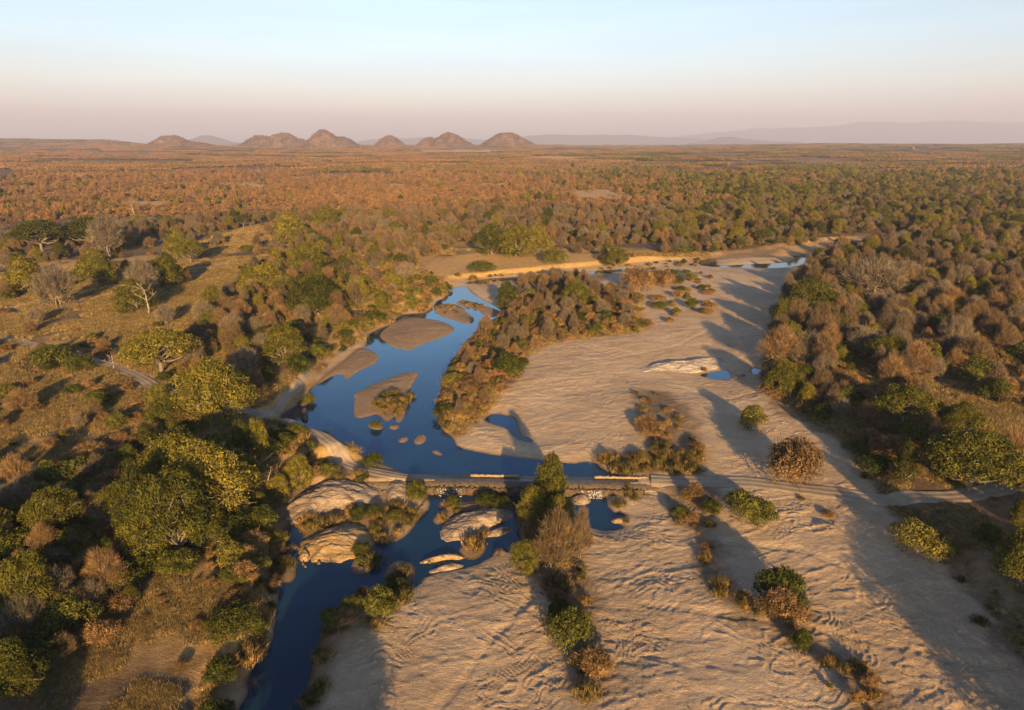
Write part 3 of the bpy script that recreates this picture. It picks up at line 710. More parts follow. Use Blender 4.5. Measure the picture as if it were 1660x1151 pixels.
rock(C8([(768,268),(800,230),(860,210),(940,195),(1020,195),(1042,238),(1000,255),(930,270),(880,300),(800,326),(772,322)]), LOW, 1.5, 'granite', 'broad flat pale slab in the stream between the two dark bushy banks', seed=4)
rock(C8([(683,396),(720,382),(800,366),(862,368),(868,386),(780,390),(700,402)]), LOW, .7, 'goldrock', 'thin low golden slab pointing left out of the stream', seed=5)
rock(C8([(935,285),(1030,263),(1048,278),(990,300),(940,303)]), LOW, .7, 'granite', 'small flat slab just below the broad slab in the stream', seed=6)
rock(C8([(960,360),(985,348),(1020,350),(1035,372),(970,380)]), LOW, 1.0, 'darkrock', 'dark brown rock at the upper edge of the near sandbank', seed=7)
rock(C8([(725,425),(790,405),(850,400),(870,412),(800,428),(730,440)]), LOW, .6, 'granite', 'grey rock shelf on the shore where the near sandbank meets the stream', seed=8)
rock(C8([(1252,160),(1290,140),(1330,150),(1335,175),(1280,185)]), LOW, .9, 'granite', 'grey rock slab under the white water right of the tall dark tree', seed=9)
rock(C8([(1405,238),(1430,228),(1468,235),(1470,250),(1415,252)]), LOW, .6, 'goldrock', 'small golden rock on the right shore of the little pool below the weir', seed=10)
rock(C8([(240,378),(252,362),(275,362),(288,378),(270,394),(248,392)]), LOW, 1.1, 'goldrock', 'round golden boulder in the water at the foot of the golden dome', 'boulder', p=3, seed=11)
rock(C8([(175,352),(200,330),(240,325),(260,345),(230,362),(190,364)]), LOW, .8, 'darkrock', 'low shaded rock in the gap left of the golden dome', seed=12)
rock(C3([(193,975),(215,945),(245,940),(252,985),(240,1008),(205,1005)]), -.1, 1.5, 'darkrock', 'lone dark boulder standing in the still water near the road bend', 'boulder', p=3.5, seed=13)
rock(C3([(150,895),(190,868),(240,870),(250,900),(200,912)]), -.1, .7, 'darkrock', 'low dark rock under the bush in the left corner of the pool', seed=14)
rock(C3([(930,250),(965,236),(1010,240),(1012,254),(960,262)]), 0, .9, 'whiterock', 'small bright white rock on the far left shore of the pool', seed=15)
rock(C6([(405,650),(430,610),(500,600),(560,612),(600,640),(540,650),(470,655)]), .5, 1.0, 'whiterock', 'bright cracked pale rock slab beside the lone green shrub on the sand', seed=16)
rock(C6([(455,675),(520,655),(640,640),(745,655),(700,672),(600,676),(480,690)]), .6, .7, 'whiterock', 'thin pale rock shelf running right from the bright cracked slab', seed=17)
rock([(1012,603),(1045,592),(1085,589),(1115,589),(1150,583),(1184,579),(1190,586),(1155,600),(1120,606),(1060,606),(1025,609)], .3, 1.7, 'whiterock', 'long pale rock ledge above the small blue pool on the sand', seed=18)
rock(C6([(240,400),(250,375),(330,372),(345,385),(300,408)]), 0, .5, 'granite', 'flat rock between the two small pools by the right wood', seed=20)
rock(C8([(80,140),(110,132),(130,150),(115,172),(85,170)]), 0.5, 1.2, 'granite', 'grey boulder in the bushes under the left road', 'boulder', p=3, seed=21)
rock(C8([(1185,228),(1200,215),(1215,225),(1208,242),(1190,240)]), LOW, .6, 'darkrock', 'small dark stone in the pool right of the tall dark tree', 'boulder', p=3, seed=22)
_r = np.random.RandomState(3)
for k in range(26):   # loose stones below the weir
    u, v = C8([(700+_r.rand()*620, 125+_r.rand()*60)])[0] if k < 14 else C8([(230+_r.rand()*640, 395+_r.rand()*25)])[0]
    rad = 2+_r.rand()*3.0
    rock([(u+rad*math.cos(a)*(.8+.4*_r.rand()), v+rad*.55*math.sin(a)) for a in np.linspace(0, 6.28, 8)[:-1]], LOW-.05, .35+.3*_r.rand(), 'darkrock',
         'dark wet stone in the shallow water under the weir' if k < 14 else 'small wet stone breaking the stream near the golden dome', 'stone', p=3, seed=30+k)['group'] = 'stones under the weir' if k < 14 else 'stones by the golden dome'

# ------------------------------------------------------------------ causeway, weir and white water
def concmat(name, a, c, rough=.8):
    m, t, b, o = mat_new(name); tc = N(t, 'ShaderNodeTexCoord'); P = tc.outputs['Object']
    t.links.new(ramp(t, noise(t, 1.3, 5, .7, P), [(.3, a), (.7, c)]), b.inputs['Base Color']); b.inputs['Roughness'].default_value = rough
    bump(t, noise(t, 4, 4, .6, P), .5, .06, b); return m
M['wetdeck'] = concmat('wet_concrete', (.055, .045, .036), (.19, .145, .10), .3)
M['kerb'] = concmat('pale_concrete', (.26, .185, .11), (.42, .31, .19))
M['weir'] = concmat('mossy_concrete', (.035, .028, .02), (.16, .10, .06), .6)
cw = bpy.data.objects.new('causeway', None); sc.collection.objects.link(cw)
ux, uy = CB[0]-CA[0], CB[1]-CA[1]; ul = math.hypot(ux, uy); ang = math.atan2(uy, ux)
cw.location = (CA[0], CA[1], 0); cw.rotation_euler = (0, 0, ang)
tag(cw, 'low concrete causeway carrying the road across the river over a dark weir', 'causeway')
def strip(name, xs, secs, mat, parent, jit=.04, seed=0):
    """sweep a closed cross-section (y,z) along x"""
    secs = np.array(secs); n = len(xs); m = len(secs)
    V = np.zeros((n, m, 3)); V[..., 0] = np.array(xs)[:, None]; V[..., 1] = secs[None, :, 0]; V[..., 2] = secs[None, :, 1]
    rs = np.random.RandomState(seed); V[..., 1:] += rs.normal(size=(n, m, 2))*jit
    i = np.arange(n-1)[:, None]; j = np.arange(m)[None, :]; j2 = (j+1) % m
    q = np.stack([i*m+j, (i+1)*m+j, (i+1)*m+j2, i*m+j2], -1).reshape(-1, 4)
    caps = np.array([list(range(m)), [(n-1)*m + k for k in range(m)][::-1]])
    return obj(name, mk(name, V.reshape(-1, 3), [q, caps], M[mat]), parent)
xs = np.linspace(-5, ul+5, 140)
strip('deck', xs, [(-2.2, .06), (0, .13), (2.2, .07), (2.25, -1.5), (-2.2, -1.5)], 'wetdeck', cw, .015)
def along(u, v): 
    x, y = W(u, v, .2); return (x-CA[0])*math.cos(ang) + (y-CA[1])*math.sin(ang)
for a, b_ in (((762, 774), (842, 776)), ((964, 776), (1052, 779))):
    strip('kerb', np.linspace(along(*a), along(*b_), 40), [(1.55, .0), (1.5, .34), (1.75, .42), (2.05, .38), (2.12, .0)], 'kerb', cw, .06, 5)
strip('weir_wall', np.linspace(4, ul-2, 200), [(-2.2, .02), (-2.6, -.2), (-2.8, -.8), (-3.1, -1.7), (-2.2, -1.7)], 'weir', cw, .12, 7)
# white water
def foam_mat():
    m, t, b, o = mat_new('white_water'); b.inputs['Base Color'].default_value = (.42, .44, .46, 1); b.inputs['Roughness'].default_value = .35; return m
M['foam'] = foam_mat()
def foam(px, n, s, seed, fall=False):
    rng = np.random.RandomState(seed); P = np.array(Wp(px, LOW)); lo_, hi = P.min(0), P.max(0); out_ = []
    c = lo_ + rng.rand(n, 2)*(hi-lo_); k = fbm(c[:, 0]*.9, c[:, 1]*1.6, 2, seed) > .48; c = c[k]; n = len(c)
    z = LOW + .05 + rng.rand(n)*.16
    V = []
    for q in range(n):
        a = rng.rand()*6.28; w_ = s*(.4+rng.rand()); l = s*(.8+1.4*rng.rand())
        pts = [(math.cos(a+t_)*(l if i_ % 2 else w_)*.5 + c[q, 0], math.sin(a+t_)*w_*.6 + c[q, 1], z[q] + rng.normal()*.06) for i_, t_ in enumerate((0, 1.57, 3.14, 4.71))]
        V += pts
    V = np.array(V); o = obj('white_water', mk('white_water', V, np.arange(len(V)).reshape(-1, 4), M['foam'])); o['kind'] = 'stuff'
foam([(922,789),(984,789),(984,797),(922,797)], 900, .42, 3)
foam([(925,797),(1005,797),(1005,806),(940,806)], 160, .25, 4)
foam([(700,793),(790,793),(790,797),(700,797)], 160, .22, 6)
foam([(985,803),(1012,803),(1012,812),(985,812)], 120, .25, 5)
def falls(x0, x1, n, seed):
    rng = np.random.RandomState(seed); V = []
    for q in range(n):
        x = x0 + rng.rand()*(x1-x0); t_ = rng.rand()
        if vn(np.array([x*1.3]), np.array([seed*7.]), 3)[0] < .42: continue
        w_ = .03+.10*rng.rand()**2; y0 = -2.62-1.0*t_ + rng.normal()*.08; z0 = -.1-1.15*t_; hh = .05+.12*rng.rand()
        V += [(x-w_, y0, z0), (x+w_, y0-.03, z0+rng.normal()*.04), (x+w_*.7, y0-hh*.8, z0-hh), (x-w_*.8, y0-hh*.9, z0-hh*1.1)]
    o = obj('falling_water', mk('falling_water', np.array(V), np.arange(len(V)).reshape(-1, 4), M['foam'])); o['kind'] = 'stuff'
    o.location = cw.location; o.rotation_euler = cw.rotation_euler
falls(along(925, 788), along(985, 788), 230, 1); falls(along(705, 786), along(755, 786), 90, 2); falls(along(840, 786), along(850, 786), 30, 2)

HSTART = len(HOLD)
# ------------------------------------------------------------------ notable plants, one by one
RNG = np.random.RandomState(77)
RAD = {'leafy': [5., 4.2, 5.8, 4.8, 3.9], 'bare': [4.2, 4.8, 3.4, 4.5], 'gbush': [2.2, 2.8, 1.8], 'dbush': [2., 2.6, 1.6], 'reed': [1.5]*3}
HGT = {'leafy': [7.5, 9, 7.2, 6.5, 7.8], 'bare': [6.8, 6, 6.4, 5.2], 'gbush': [2.6, 2.2, 3.0], 'dbush': [2.0, 1.8, 2.6], 'reed': [1.8]*3}
NEARN = {}
def hero(kind, u, v, wpx, label, var=0, hpx=None, z=None, mat=None, name=None, group=None):
    zz = 2.5
    for _ in range(4):
        x, y = W(u, v, zz); zz = ground_z(x, y)
    dist = math.sqrt(x*x + y*y + CAM_H**2); s = wpx*dist/F/(2*RAD[kind][var])
    sz = s if hpx is None else hpx*dist/F/HGT[kind][var]/.93
    o = plant(kind, x, y, 1, RNG, label, group, var, name, z=zz-.05)
    o.scale = (s, s*(.9+.2*RNG.rand()), sz); HOLD.append((x, y, s*RAD[kind][var]*.8)); NEARN[kind] = NEARN.get(kind, 0)+1
    return o
H_ = [
 ('leafy',350,680,118,'large round bright green tree at the bend of the left road',0,85),
 ('leafy',513,512,86,'big domed olive tree standing above the bushes left of the pool',3,62),
 ('leafy',462,590,62,'olive tree in the bushes between the domed olive tree and the road bend',1,60),
 ('leafy',292,898,108,'largest dark green tree at the lower left, nearest the camera of its clump',1,125),
 ('leafy',248,905,64,'smaller dark tree under the left side of the lower left clump',4,80),
 ('leafy',330,880,70,'rounded tree at the front right of the lower left clump',3,70),
 ('gbush',280,925,50,'dark bush at the very foot of the lower left clump',0,30),
 ('gbush',232,930,44,'green bush at the left foot of the lower left clump',1,26),
 ('leafy',345,840,130,'broad olive crown at the right of the lower left clump',0,110),
 ('leafy',285,800,115,'rounded crown at the back of the lower left clump',3,80),
 ('leafy',385,800,80,'green tree between the clump and the long pale outcrop',4,70),
 ('leafy',230,870,70,'dark tree at the left edge of the lower left clump',4,100),
 ('leafy',398,765,34,'slim tall tree with pale limbs above the lower left clump, left of a pair',4,80),
 ('leafy',425,770,34,'slim tall tree with pale limbs, right of a pair below the left road',1,85),
 ('leafy',485,790,42,'small pointed green tree just left of the long pale outcrop',4,52),
 ('leafy',455,815,34,'small narrow green tree at the left tip of the long pale outcrop',4,45),
 ('leafy',893,830,62,'tall dark evergreen tree growing out of the rapids in mid stream',4,95),
 ('leafy',905,858,58,'round bright leaf tree at the foot of the tall dark evergreen',0,55),
 ('leafy',862,858,52,'feathery green tree left of the tall dark evergreen',1,75),
 ('leafy',853,925,48,'dark green bushy tree at the top of the near sandbank',4,52),
 ('bare',902,925,74,'rounded leafless brown tree below the tall dark evergreen',0,75),
 ('bare',940,905,36,'thin leafless tree right of the rounded brown tree on the sand',2,60),
 ('gbush',1205,838,62,'bright green bush with a dark left side on the sand near the right track',0,42),
 ('gbush',1235,848,42,'bright green bush joined to the right of the dark sided bush',2,36),
 ('gbush',1262,975,74,'round dark green bush alone on the near sand',0,50),
 ('dbush',1262,1003,60,'straw coloured scrub at the foot of the round dark green bush',2,48),
 ('gbush',925,1040,82,'yellow green bush on the dark scrub line of the near sandbank',1,52),
 ('gbush',905,1005,40,'dark bush above the yellow green bush on the near sandbank',0,30),
 ('gbush',1488,893,80,'spreading dark green bush on the sand below the right track',1,36),
 ('dbush',1287,778,86,'large rounded orange brown bush alone on the sand above the track',0,62),
 ('gbush',1218,695,42,'lone green shrub beside the bright cracked slab',2,38),
 ('gbush',618,1000,56,'lit green bush at the left corner of the near sandbank',0,50),
 ('gbush',825,612,48,'dark round evergreen bush on the right side of the river island',2,42),
 ('gbush',1298,1050,26,'little green bush below the straw coloured scrub',2,30),
 ('leafy',1568,800,135,'wide spreading green tree above the right track',2,82),
 ('bare',1635,790,60,'bare tree right of the wide spreading green tree',3,60),
 ('leafy',1462,690,92,'golden flat crowned tree in the right thicket',2,55),
 ('leafy',1552,708,52,'upright bright green tree above the wide spreading tree',4,48),
 ('leafy',1462,780,36,'slim dark tree left of the wide spreading green tree',4,58),
 ('leafy',1312,512,90,'big green tree at the left corner of the right wood',0,52),
 ('bare',1308,590,52,'rounded pale leafless tree at the front of the right wood',1,38),
 ('bare',1262,588,60,'orange leafless tree at the edge of the sand by the right wood',0,42),
 ('leafy',1270,640,58,'golden olive tree at the bottom left corner of the right wood',3,52),
 ('bare',1410,480,92,'great pale limbed flat topped tree standing out of the right wood',1,42),
 ('leafy',1310,655,30,'small olive tree left of the shrubby pool corner',3,30),
 ('gbush',1350,662,26,'round pale green bush at the foot of the right wood',0,18),
 ('gbush',1492,638,34,'round green bush half way up the right thicket',0,20),
 ('leafy',45,475,54,'round green tree near the left edge, left of the ashy bare tree',4,46),
 ('bare',95,500,50,'big ashy grey bare tree near the left edge',1,46),
 ('leafy',160,462,56,'dark green tree right of the ashy bare tree',3,44),
 ('bare',235,480,44,'grey bare tree with pale trunk between two green trees on the left',1,42),
 ('leafy',272,465,52,'olive tree in the middle of the left grassland, right of a grey bare tree',4,46),
 ('leafy',310,428,42,'small umbrella tree by the left track',2,36),
 ('leafy',290,418,44,'rounded tree behind the small umbrella tree',3,34),
 ('bare',178,415,46,'bare tree with a bright trunk among the upper left trees',1,44),
 ('leafy',68,408,72,'flat dark green tree at the upper left',2,40),
 ('leafy',150,402,70,'flat green tree left of the bright trunked bare tree',2,40),
 ('leafy',220,505,56,'brown green tree beside the dead white tree',4,44),
 ('leafy',432,478,86,'broad fading olive tree above the left thicket',3,44),
 ('leafy',500,448,66,'bright green tree at the top of the left thicket',0,48),
 ('leafy',472,396,46,'dark rounded tree at the right end of the golden clearing',4,46),
 ('leafy',530,370,44,'green tree behind the right end of the golden clearing',0,32),
 ('leafy',262,606,116,'broad golden green flat crowned tree above the left road',2,62),
 ('gbush',485,612,42,'small bright green dome shaped tree on the left bank',0,28),
 ('gbush',90,592,60,'yellow green bush left of the left road',1,26),
 ('gbush',132,602,42,'dark round bush touching the left road',0,24),
 ('leafy',275,690,66,'olive bush like tree left of the bright green tree at the bend',3,42),
 ('gbush',258,652,34,'bright yellow green bush behind the left road end',2,28),
 ('dbush',300,690,40,'brown twiggy bush under the bright green tree at the bend',0,30),
 ('leafy',798,412,62,'left one of three joined olive trees on the far golden bank',0,46),
 ('leafy',835,416,58,'middle one of three joined olive trees on the far golden bank',4,50),
 ('leafy',870,412,54,'right one of three joined olive trees on the far golden bank',3,44),
 ('gbush',900,434,46,'rounded green bush on the golden bank near the far channel',1,22),
 ('gbush',782,440,48,'low green bush on the golden bank below the joined olive trees',1,16),
 ('leafy',934,494,50,'dark olive tree on the back of the river island',3,40),
 ('leafy',822,502,36,'small green tree on the tip of sand at the far end of the pool',4,44),
 ('dbush',1036,468,62,'rounded orange bush on the far sand',1,30),
 ('dbush',1074,463,40,'brown bush right of the rounded orange bush on the far sand',0,24),
 ('leafy',998,432,46,'round olive tree on the bank of the far channel',3,30),
 ('gbush',1345,1115,10,'tiny dark tuft standing in for a bird shadow on the lower right sand',0,8),  # bush added to stand in for the dark spot of a bird shadow
 ('leafy',1652,950,60,'tree cut by the right edge of the photo, below the track',3,80),
 ('leafy',1655,850,36,'green tree cut by the right edge, nearest the track',4,34),
 ('gbush',1600,880,34,'dark bush in the shaded grass below the right track',2,26),
 ('gbush',605,755,36,'dark green bush on the bank between the road and the pool',1,20),
 ('gbush',675,812,38,'green bush on the right end of the long pale outcrop',0,34),
 ('gbush',500,655,24,'dark bush on the low rock in the left corner of the pool',1,16),
 ('gbush',610,692,22,'golden green tuft on the tiny islet in the pool',1,10),
]
for h in H_: hero(h[0], h[1], h[2], h[3], h[4], h[5], h[6] if len(h) > 6 else None)
# dead trees: bare branch work only
def dead_tree(u, v, hpx, seed, label, lean=0):
    rng = np.random.RandomState(seed); zz = 2.5
    x, y = W(u, v, zz); zz = ground_z(x, y); x, y = W(u, v, zz)
    H = hpx*math.sqrt(x*x+y*y+3600)/F/.93
    root = bpy.data.objects.new('dead_tree', None); sc.collection.objects.link(root); root.location = (x, y, zz); tag(root, label, 'dead tree')
    m, P = limb(rng, (0, 0, -.4), (lean*H*.2, 0, H*.75), H*.035, H*.016, .05, 7); obj('trunk', mk('dead_trunk', *merge([m]), M['pale'], True), root)
    br = []
    for k in range(9):
        s = P[rng.randint(2, 7)]; e = s + np.array([rng.normal()*.3, rng.normal()*.3, .18+.2*rng.rand()])*H
        mm, Q = limb(rng, s, e, H*.014, H*.006, .12); br.append(mm)
        for _ in range(3):
            e2 = Q[rng.randint(2, 5)] + np.array([rng.normal()*.13, rng.normal()*.13, .1])*H; br.append(limb(rng, Q[3], e2, H*.006, H*.002, .1)[0])
    obj('branches', mk('dead_branches', *merge(br), M['pale'], True), root); HOLD.append((x, y, 2))
dead_tree(240, 510, 44, 1, 'dead white tree with bare limbs left of the golden strip of grass')
dead_tree(218, 350, 24, 2, 'small dead white forked tree at the upper left, alone above the trees')
dead_tree(405, 775, 46, 3, 'leafless pale snag among the trees below the left road', .5)
dead_tree(185, 600, 26, 4, 'thin bare snag standing by the left road')
dead_tree(430, 800, 40, 5, 'bent pale snag leaning right beside the lower left clump', 1.2)
# driftwood
def driftwood():
    x, y = W(1350, 872, -.3); z = ground_z(x, y); rng = np.random.RandomState(5)
    P = [(-2.2, .9, .25), (-1.2, 1.1, .45), (-.2, .7, .4), (.7, .1, .35), (1.1, -.7, .2)]
    parts = [tube(P, [.08, .22, .26, .22, .12], 7), tube([(-.2, .7, .4), (-.6, .2, .5), (-1.3, -.1, .3)], [.16, .1, .04]), tube([(.7, .1, .35), (1.3, .4, .6), (1.9, .4, .5)], [.14, .1, .03]), tube([(-1.2, 1.1, .45), (-1.5, 1.6, .8)], [.12, .03])]
    tag(obj('driftwood', mk('driftwood', *merge(parts), M['bark'], True), loc=(x, y, z)), 'dark curved driftwood log lying on bare sand below the right track', 'driftwood')
driftwood()
def fallen(u, v, L, rot, seed, label, name='fallen_branch'):
    x, y = W(u, v, 1); z = ground_z(x, y); rng = np.random.RandomState(seed); parts = []
    m, P = limb(rng, (-L/2, 0, .3), (L/2, 0, .5), .2, .08, .08, 7); parts.append(m)
    for k in range(7): parts.append(limb(rng, P[rng.randint(1, 7)], P[rng.randint(1, 7)] + rng.normal(size=3)*[1, 1, .5] + [0, 0, .8], .07, .02)[0])
    o = obj(name, mk(name, *merge(parts), M['pale'], True), loc=(x, y, z)); o.rotation_euler = (0, 0, rot); tag(o, label, 'branch')
fallen(335, 905, 7, .4, 2, 'pale fallen branches in the grass right of the lower left clump')
fallen(310, 912, 4, -.3, 3, 'short fallen bough under the largest dark green tree')

# off-frame riverine trees whose long shadows reach into the lower left and the right
OFF = 'tall riverside tree standing just outside the view of the photo'
for k, (x, y, s) in enumerate([(-15,24,1.4),(-13,7,1.7),(-19,36,1.1),(-38,30,.9),(-46,36,1.0),(-58,34,1.9),(-70,40,1.8),(-84,34,2.0),(-52,20,1.8),(-64,12,1.7),(-95,52,1.5),(-80,16,1.8),(78,62,1.35),(74,45,1.6),(90,70,1.3),(66,30,1.8),(88,88,1.1)]):
    plant('leafy', x, y, s, RNG, OFF, 'trees outside the frame', var=k % 5)

# ------------------------------------------------------------------ vegetation zones
CAND = {k: [] for k in ('leafy', 'bare', 'gbush', 'dbush', 'reed')}
def pip(P, x, y):
    I = np.zeros(len(x), bool); n = len(P)
    for i in range(n):
        x1, y1 = P[i]; x2, y2 = P[(i+1) % n]
        if y1 != y2: I ^= ((y1 > y) != (y2 > y)) & (x < (x2-x1)*(y-y1)/(y2-y1) + x1)
    return I
def zone(px, mixd, place, z=2.5, land=1.0, clump=0.0, seed=0, smax=1.0):
    """mixd: kind -> (plants per 100 m2, mean scale)"""
    P = Wp(px, z); A = np.array(P); rng = np.random.RandomState(seed + 500)
    for kind, (dens, ms) in mixd.items():
        st = math.sqrt(100/dens); xs_ = np.arange(A[:, 0].min(), A[:, 0].max()+st, st); ys_ = np.arange(A[:, 1].min(), A[:, 1].max()+st, st)
        a, b = np.meshgrid(xs_, ys_); a = (a + (rng.rand(*a.shape)-.5)*st*.95).ravel(); b = (b + (rng.rand(*b.shape)-.5)*st*.95).ravel()
        k = pip(P, a, b); a, b = a[k], b[k]
        if clump: k = fbm(a/18, b/18, 3, 80+seed) > clump*.5 + .18; a, b = a[k], b[k]
        _, lv, dw = riverbed(a, b, False); dc_ = np.maximum(-samp(SC, a, b, -CAP), samp(SL, a, b, -CAP))
        k = (dw > .4) & (samp(RD, a, b, CAP) > (3.2 if kind in ('gbush', 'dbush', 'reed') else 5.0))
        if land is not None: k &= dc_ > land
        for hx, hy, hr in HOLD[HSTART:] if 'largest rocks' in place else HOLD: k &= (a-hx)**2 + (b-hy)**2 > (hr*(.9 if kind in ('leafy', 'bare') else .6))**2
        a, b = a[k], b[k]; z_ = height(a, b)
        s = ms*np.clip(np.exp(rng.normal(size=len(a))*.30), .45, 1.55)
        nm = {'leafy': 'green leafy tree', 'bare': 'leafless brown tree', 'gbush': 'low green bush', 'dbush': 'dry brown bush', 'reed': 'clump of reedy grass'}[kind]
        for q in range(len(a)): CAND[kind].append((a[q], b[q], z_[q], s[q], nm + ' ' + place))
zone([(395,690),(425,650),(380,610),(290,600),(285,560),(330,500),(380,470),(470,400),(600,395),(680,425),(650,470),(600,490),(545,545),(500,600),(460,640),(435,680)], {'leafy': (.28,.72), 'bare': (1.40,0.60), 'gbush': (1.0,1.1), 'dbush': (.6,1.1)}, 'in the thicket left of the pool', seed=1)
zone([(395,640),(480,640),(520,590),(600,520),(680,500),(735,460),(690,440),(640,470),(560,530),(480,600)], {'gbush': (1.8,1.0), 'reed': (7.5,0.86), 'dbush': (1.2,.9), 'leafy': (.12,.5)}, 'along the left bank of the pool', land=None, seed=2)
zone([(-60,370),(480,345),(475,395),(390,440),(300,500),(240,560),(60,560),(-60,640)], {'leafy': (.06,.7), 'bare': (0.25,0.64), 'dbush': (.45,.9), 'gbush': (.22,1.0)}, 'scattered over the left grassland', clump=.7, seed=3)
zone([(-60,560),(240,560),(400,640),(390,690),(330,700),(250,760),(-60,830)], {'dbush': (1.0,.8), 'gbush': (.5,.9), 'bare': (0.16,0.44), 'reed': (1.5,0.58)}, 'in the rough grass below the left road', clump=.55, seed=4)
zone([(-80,820),(120,770),(240,800),(240,930),(205,1000),(150,1060),(60,1120),(-80,1160)], {'gbush': (3.2,1.1), 'bare': (5.0,.42), 'dbush': (3.5,1.0), 'leafy': (.5,.6)}, 'in the dark thicket at the lower left corner', seed=5)
zone([(200,720),(330,720),(430,735),(560,768),(560,775),(480,775),(440,840),(430,900),(330,930),(200,930)], {'gbush': (1.8,1.1), 'reed': (4.5,0.72), 'leafy': (.4,.5), 'dbush': (.6,1)}, 'around the lower left clump', seed=6)
zone([(430,700),(520,728),(600,762),(600,776),(500,772),(430,745)], {'gbush': (5,.7), 'reed': (14,.8), 'dbush': (3,.7)}, 'between the left road and the rocks', z=.8, land=None, seed=53)
zone(C8([(170,232),(420,212),(540,205),(545,250),(430,248),(300,292),(200,300)]), {'gbush': (3,.5), 'reed': (16,.6), 'dbush': (3,.5)}, 'between the two largest rocks', z=-1, land=None, seed=54)
zone([(425,690),(456,690),(482,655),(525,622),(505,598),(470,620),(440,660)], {'gbush': (2.5,.8), 'reed': (12,.9), 'dbush': (1.5,.7)}, 'on the bank between the road bend and the pool', z=1, land=None, seed=52)
zone([(360,880),(450,860),(470,900),(450,960),(450,1040),(410,1110),(370,1200),(320,1200),(340,1100),(380,1000)], {'gbush': (4.5,.85), 'reed': (18.0,0.72), 'dbush': (4,.8)}, 'on the left bank of the dark stream', z=.5, land=-2.5, seed=7)
zone([(200,930),(380,920),(370,1040),(300,1160),(60,1160),(180,1040)], {'dbush': (2.4,.55), 'reed': (3.0,0.40), 'gbush': (.5,.6), 'bare': (.25,.4)}, 'on the patchy grass by the dark stream', clump=.6, seed=8)
zone([(430,350),(1100,335),(1180,380),(1040,395),(900,400),(740,395),(690,420),(600,400),(470,400)], {'bare': (2.02,0.60), 'leafy': (.22,.7), 'gbush': (.5,1.2), 'dbush': (1.2,1.2)}, 'on the slope behind the far golden bank', clump=.3, seed=10)
zone([(740,400),(1000,395),(1190,380),(1420,378),(1340,395),(1240,408),(1150,418),(1060,426),(950,432),(850,438),(740,445)], {'bare': (0.40,0.56), 'gbush': (.2,1.1), 'dbush': (.25,1), 'leafy': (.08,.6)}, 'on the far golden bank', clump=.88, seed=11)
zone([(1050,345),(1240,330),(1720,300),(1720,390),(1500,385),(1400,378),(1200,378),(1050,395)], {'leafy': (.65,.8), 'bare': (1.40,0.64), 'gbush': (.7,1.3)}, 'in the wood across the far river bend', clump=.15, seed=12)
zone([(1335,405),(1480,382),(1720,385),(1720,590),(1600,590),(1450,640),(1400,700),(1330,690),(1262,650),(1240,610),(1246,555),(1268,500),(1290,450)], {'bare': (1.78,0.68), 'leafy': (.32,.75), 'gbush': (.5,1.4), 'dbush': (.5,1.3)}, 'in the dense wood right of the wide sand', land=.0, clump=.1, seed=13)
zone([(1262,650),(1450,640),(1600,590),(1720,590),(1720,770),(1640,790),(1500,805),(1430,780),(1395,740),(1330,700)], {'bare': (0.54,0.56), 'leafy': (.20,.6), 'gbush': (.9,1.2), 'dbush': (1.3,1.1), 'reed': (1.5,0.72)}, 'in the thicket above the right track', land=-.5, clump=.45, seed=14)
zone([(1440,835),(1660,815),(1760,800),(1760,1000),(1640,1000),(1560,930)], {'dbush': (.7,.8), 'gbush': (.2,.8), 'reed': (2.2,0.58)}, 'in the shaded grass below the right track', z=.5, land=None, clump=.7, seed=15)
zone([(1560,940),(1640,990),(1760,1000),(1760,1200),(1680,1100),(1600,1020)], {'dbush': (1.2,1.0), 'gbush': (.8,1.1)}, 'on the shaded bank at the right edge', z=.5, land=None, clump=.5, seed=16)
zone(island_px[0], {'bare': (1.9,.42), 'dbush': (4.2,.8), 'gbush': (.7,.85), 'reed': (6,.85)}, 'on the river island', land=.4, seed=17)
zone([(712,690),(712,650),(730,600),(760,560),(815,515),(840,525),(790,560),(750,600),(735,650),(745,700),(790,725),(770,735)], {'reed': (24.0,0.72), 'gbush': (2,.7)}, 'fringing the left shore of the river island', z=1, land=-2.5, seed=18)
zone([(860,560),(920,475),(1060,460),(1060,540),(1000,556)], {'bare': (.9,.45), 'dbush': (1.6,.8), 'gbush': (.6,.8)}, 'on the right half of the river island', land=-2, seed=19)
zone([(1050,440),(1180,445),(1150,520),(1060,530),(1040,470)], {'gbush': (.7,.9), 'dbush': (.8,.85)}, 'dotted on the far sand', z=.6, land=None, seed=20, clump=.3)
zone(C3([(1090,250),(1130,225),(1220,222),(1290,248),(1240,290),(1150,290)]), {'reed': (13.5,0.43)}, 'on the upper river bars', z=.2, land=None, seed=21)
zone(C3([(1240,210),(1290,195),(1440,238),(1400,250),(1310,235)]), {'reed': (13.5,0.50), 'gbush': (1.2,.4)}, 'on the upper river bars', z=.2, land=None, seed=22)
zone(C3([(730,870),(790,820),(960,822),(880,930),(820,1010),(770,1000),(720,930)]), {'reed': (24.0,0.68), 'gbush': (2.0,.5)}, 'on the lower bar in the pool', z=.2, land=None, seed=23)
zone([(968,745),(1000,742),(1060,742),(1130,735),(1140,775),(1010,775),(985,762)], {'reed': (24.0,0.79), 'dbush': (1.5,.7)}, 'at the right end of the causeway', z=.3, land=None, seed=24)
zone([(1025,640),(1100,650),(1130,700),(1140,760),(1060,750),(1040,700)], {'dbush': (2.4,.8), 'reed': (6.0,0.65), 'gbush': (.5,.7)}, 'on the scrubby rise in mid sand', z=.4, land=None, clump=.45, seed=25)
zone([(1080,790),(1160,790),(1170,830),(1140,870),(1090,850)], {'dbush': (2.6,.9), 'reed': (7.5,0.65), 'gbush': (.6,.8)}, 'on the scrub patch below the track', z=0, land=None, clump=.3, seed=26)
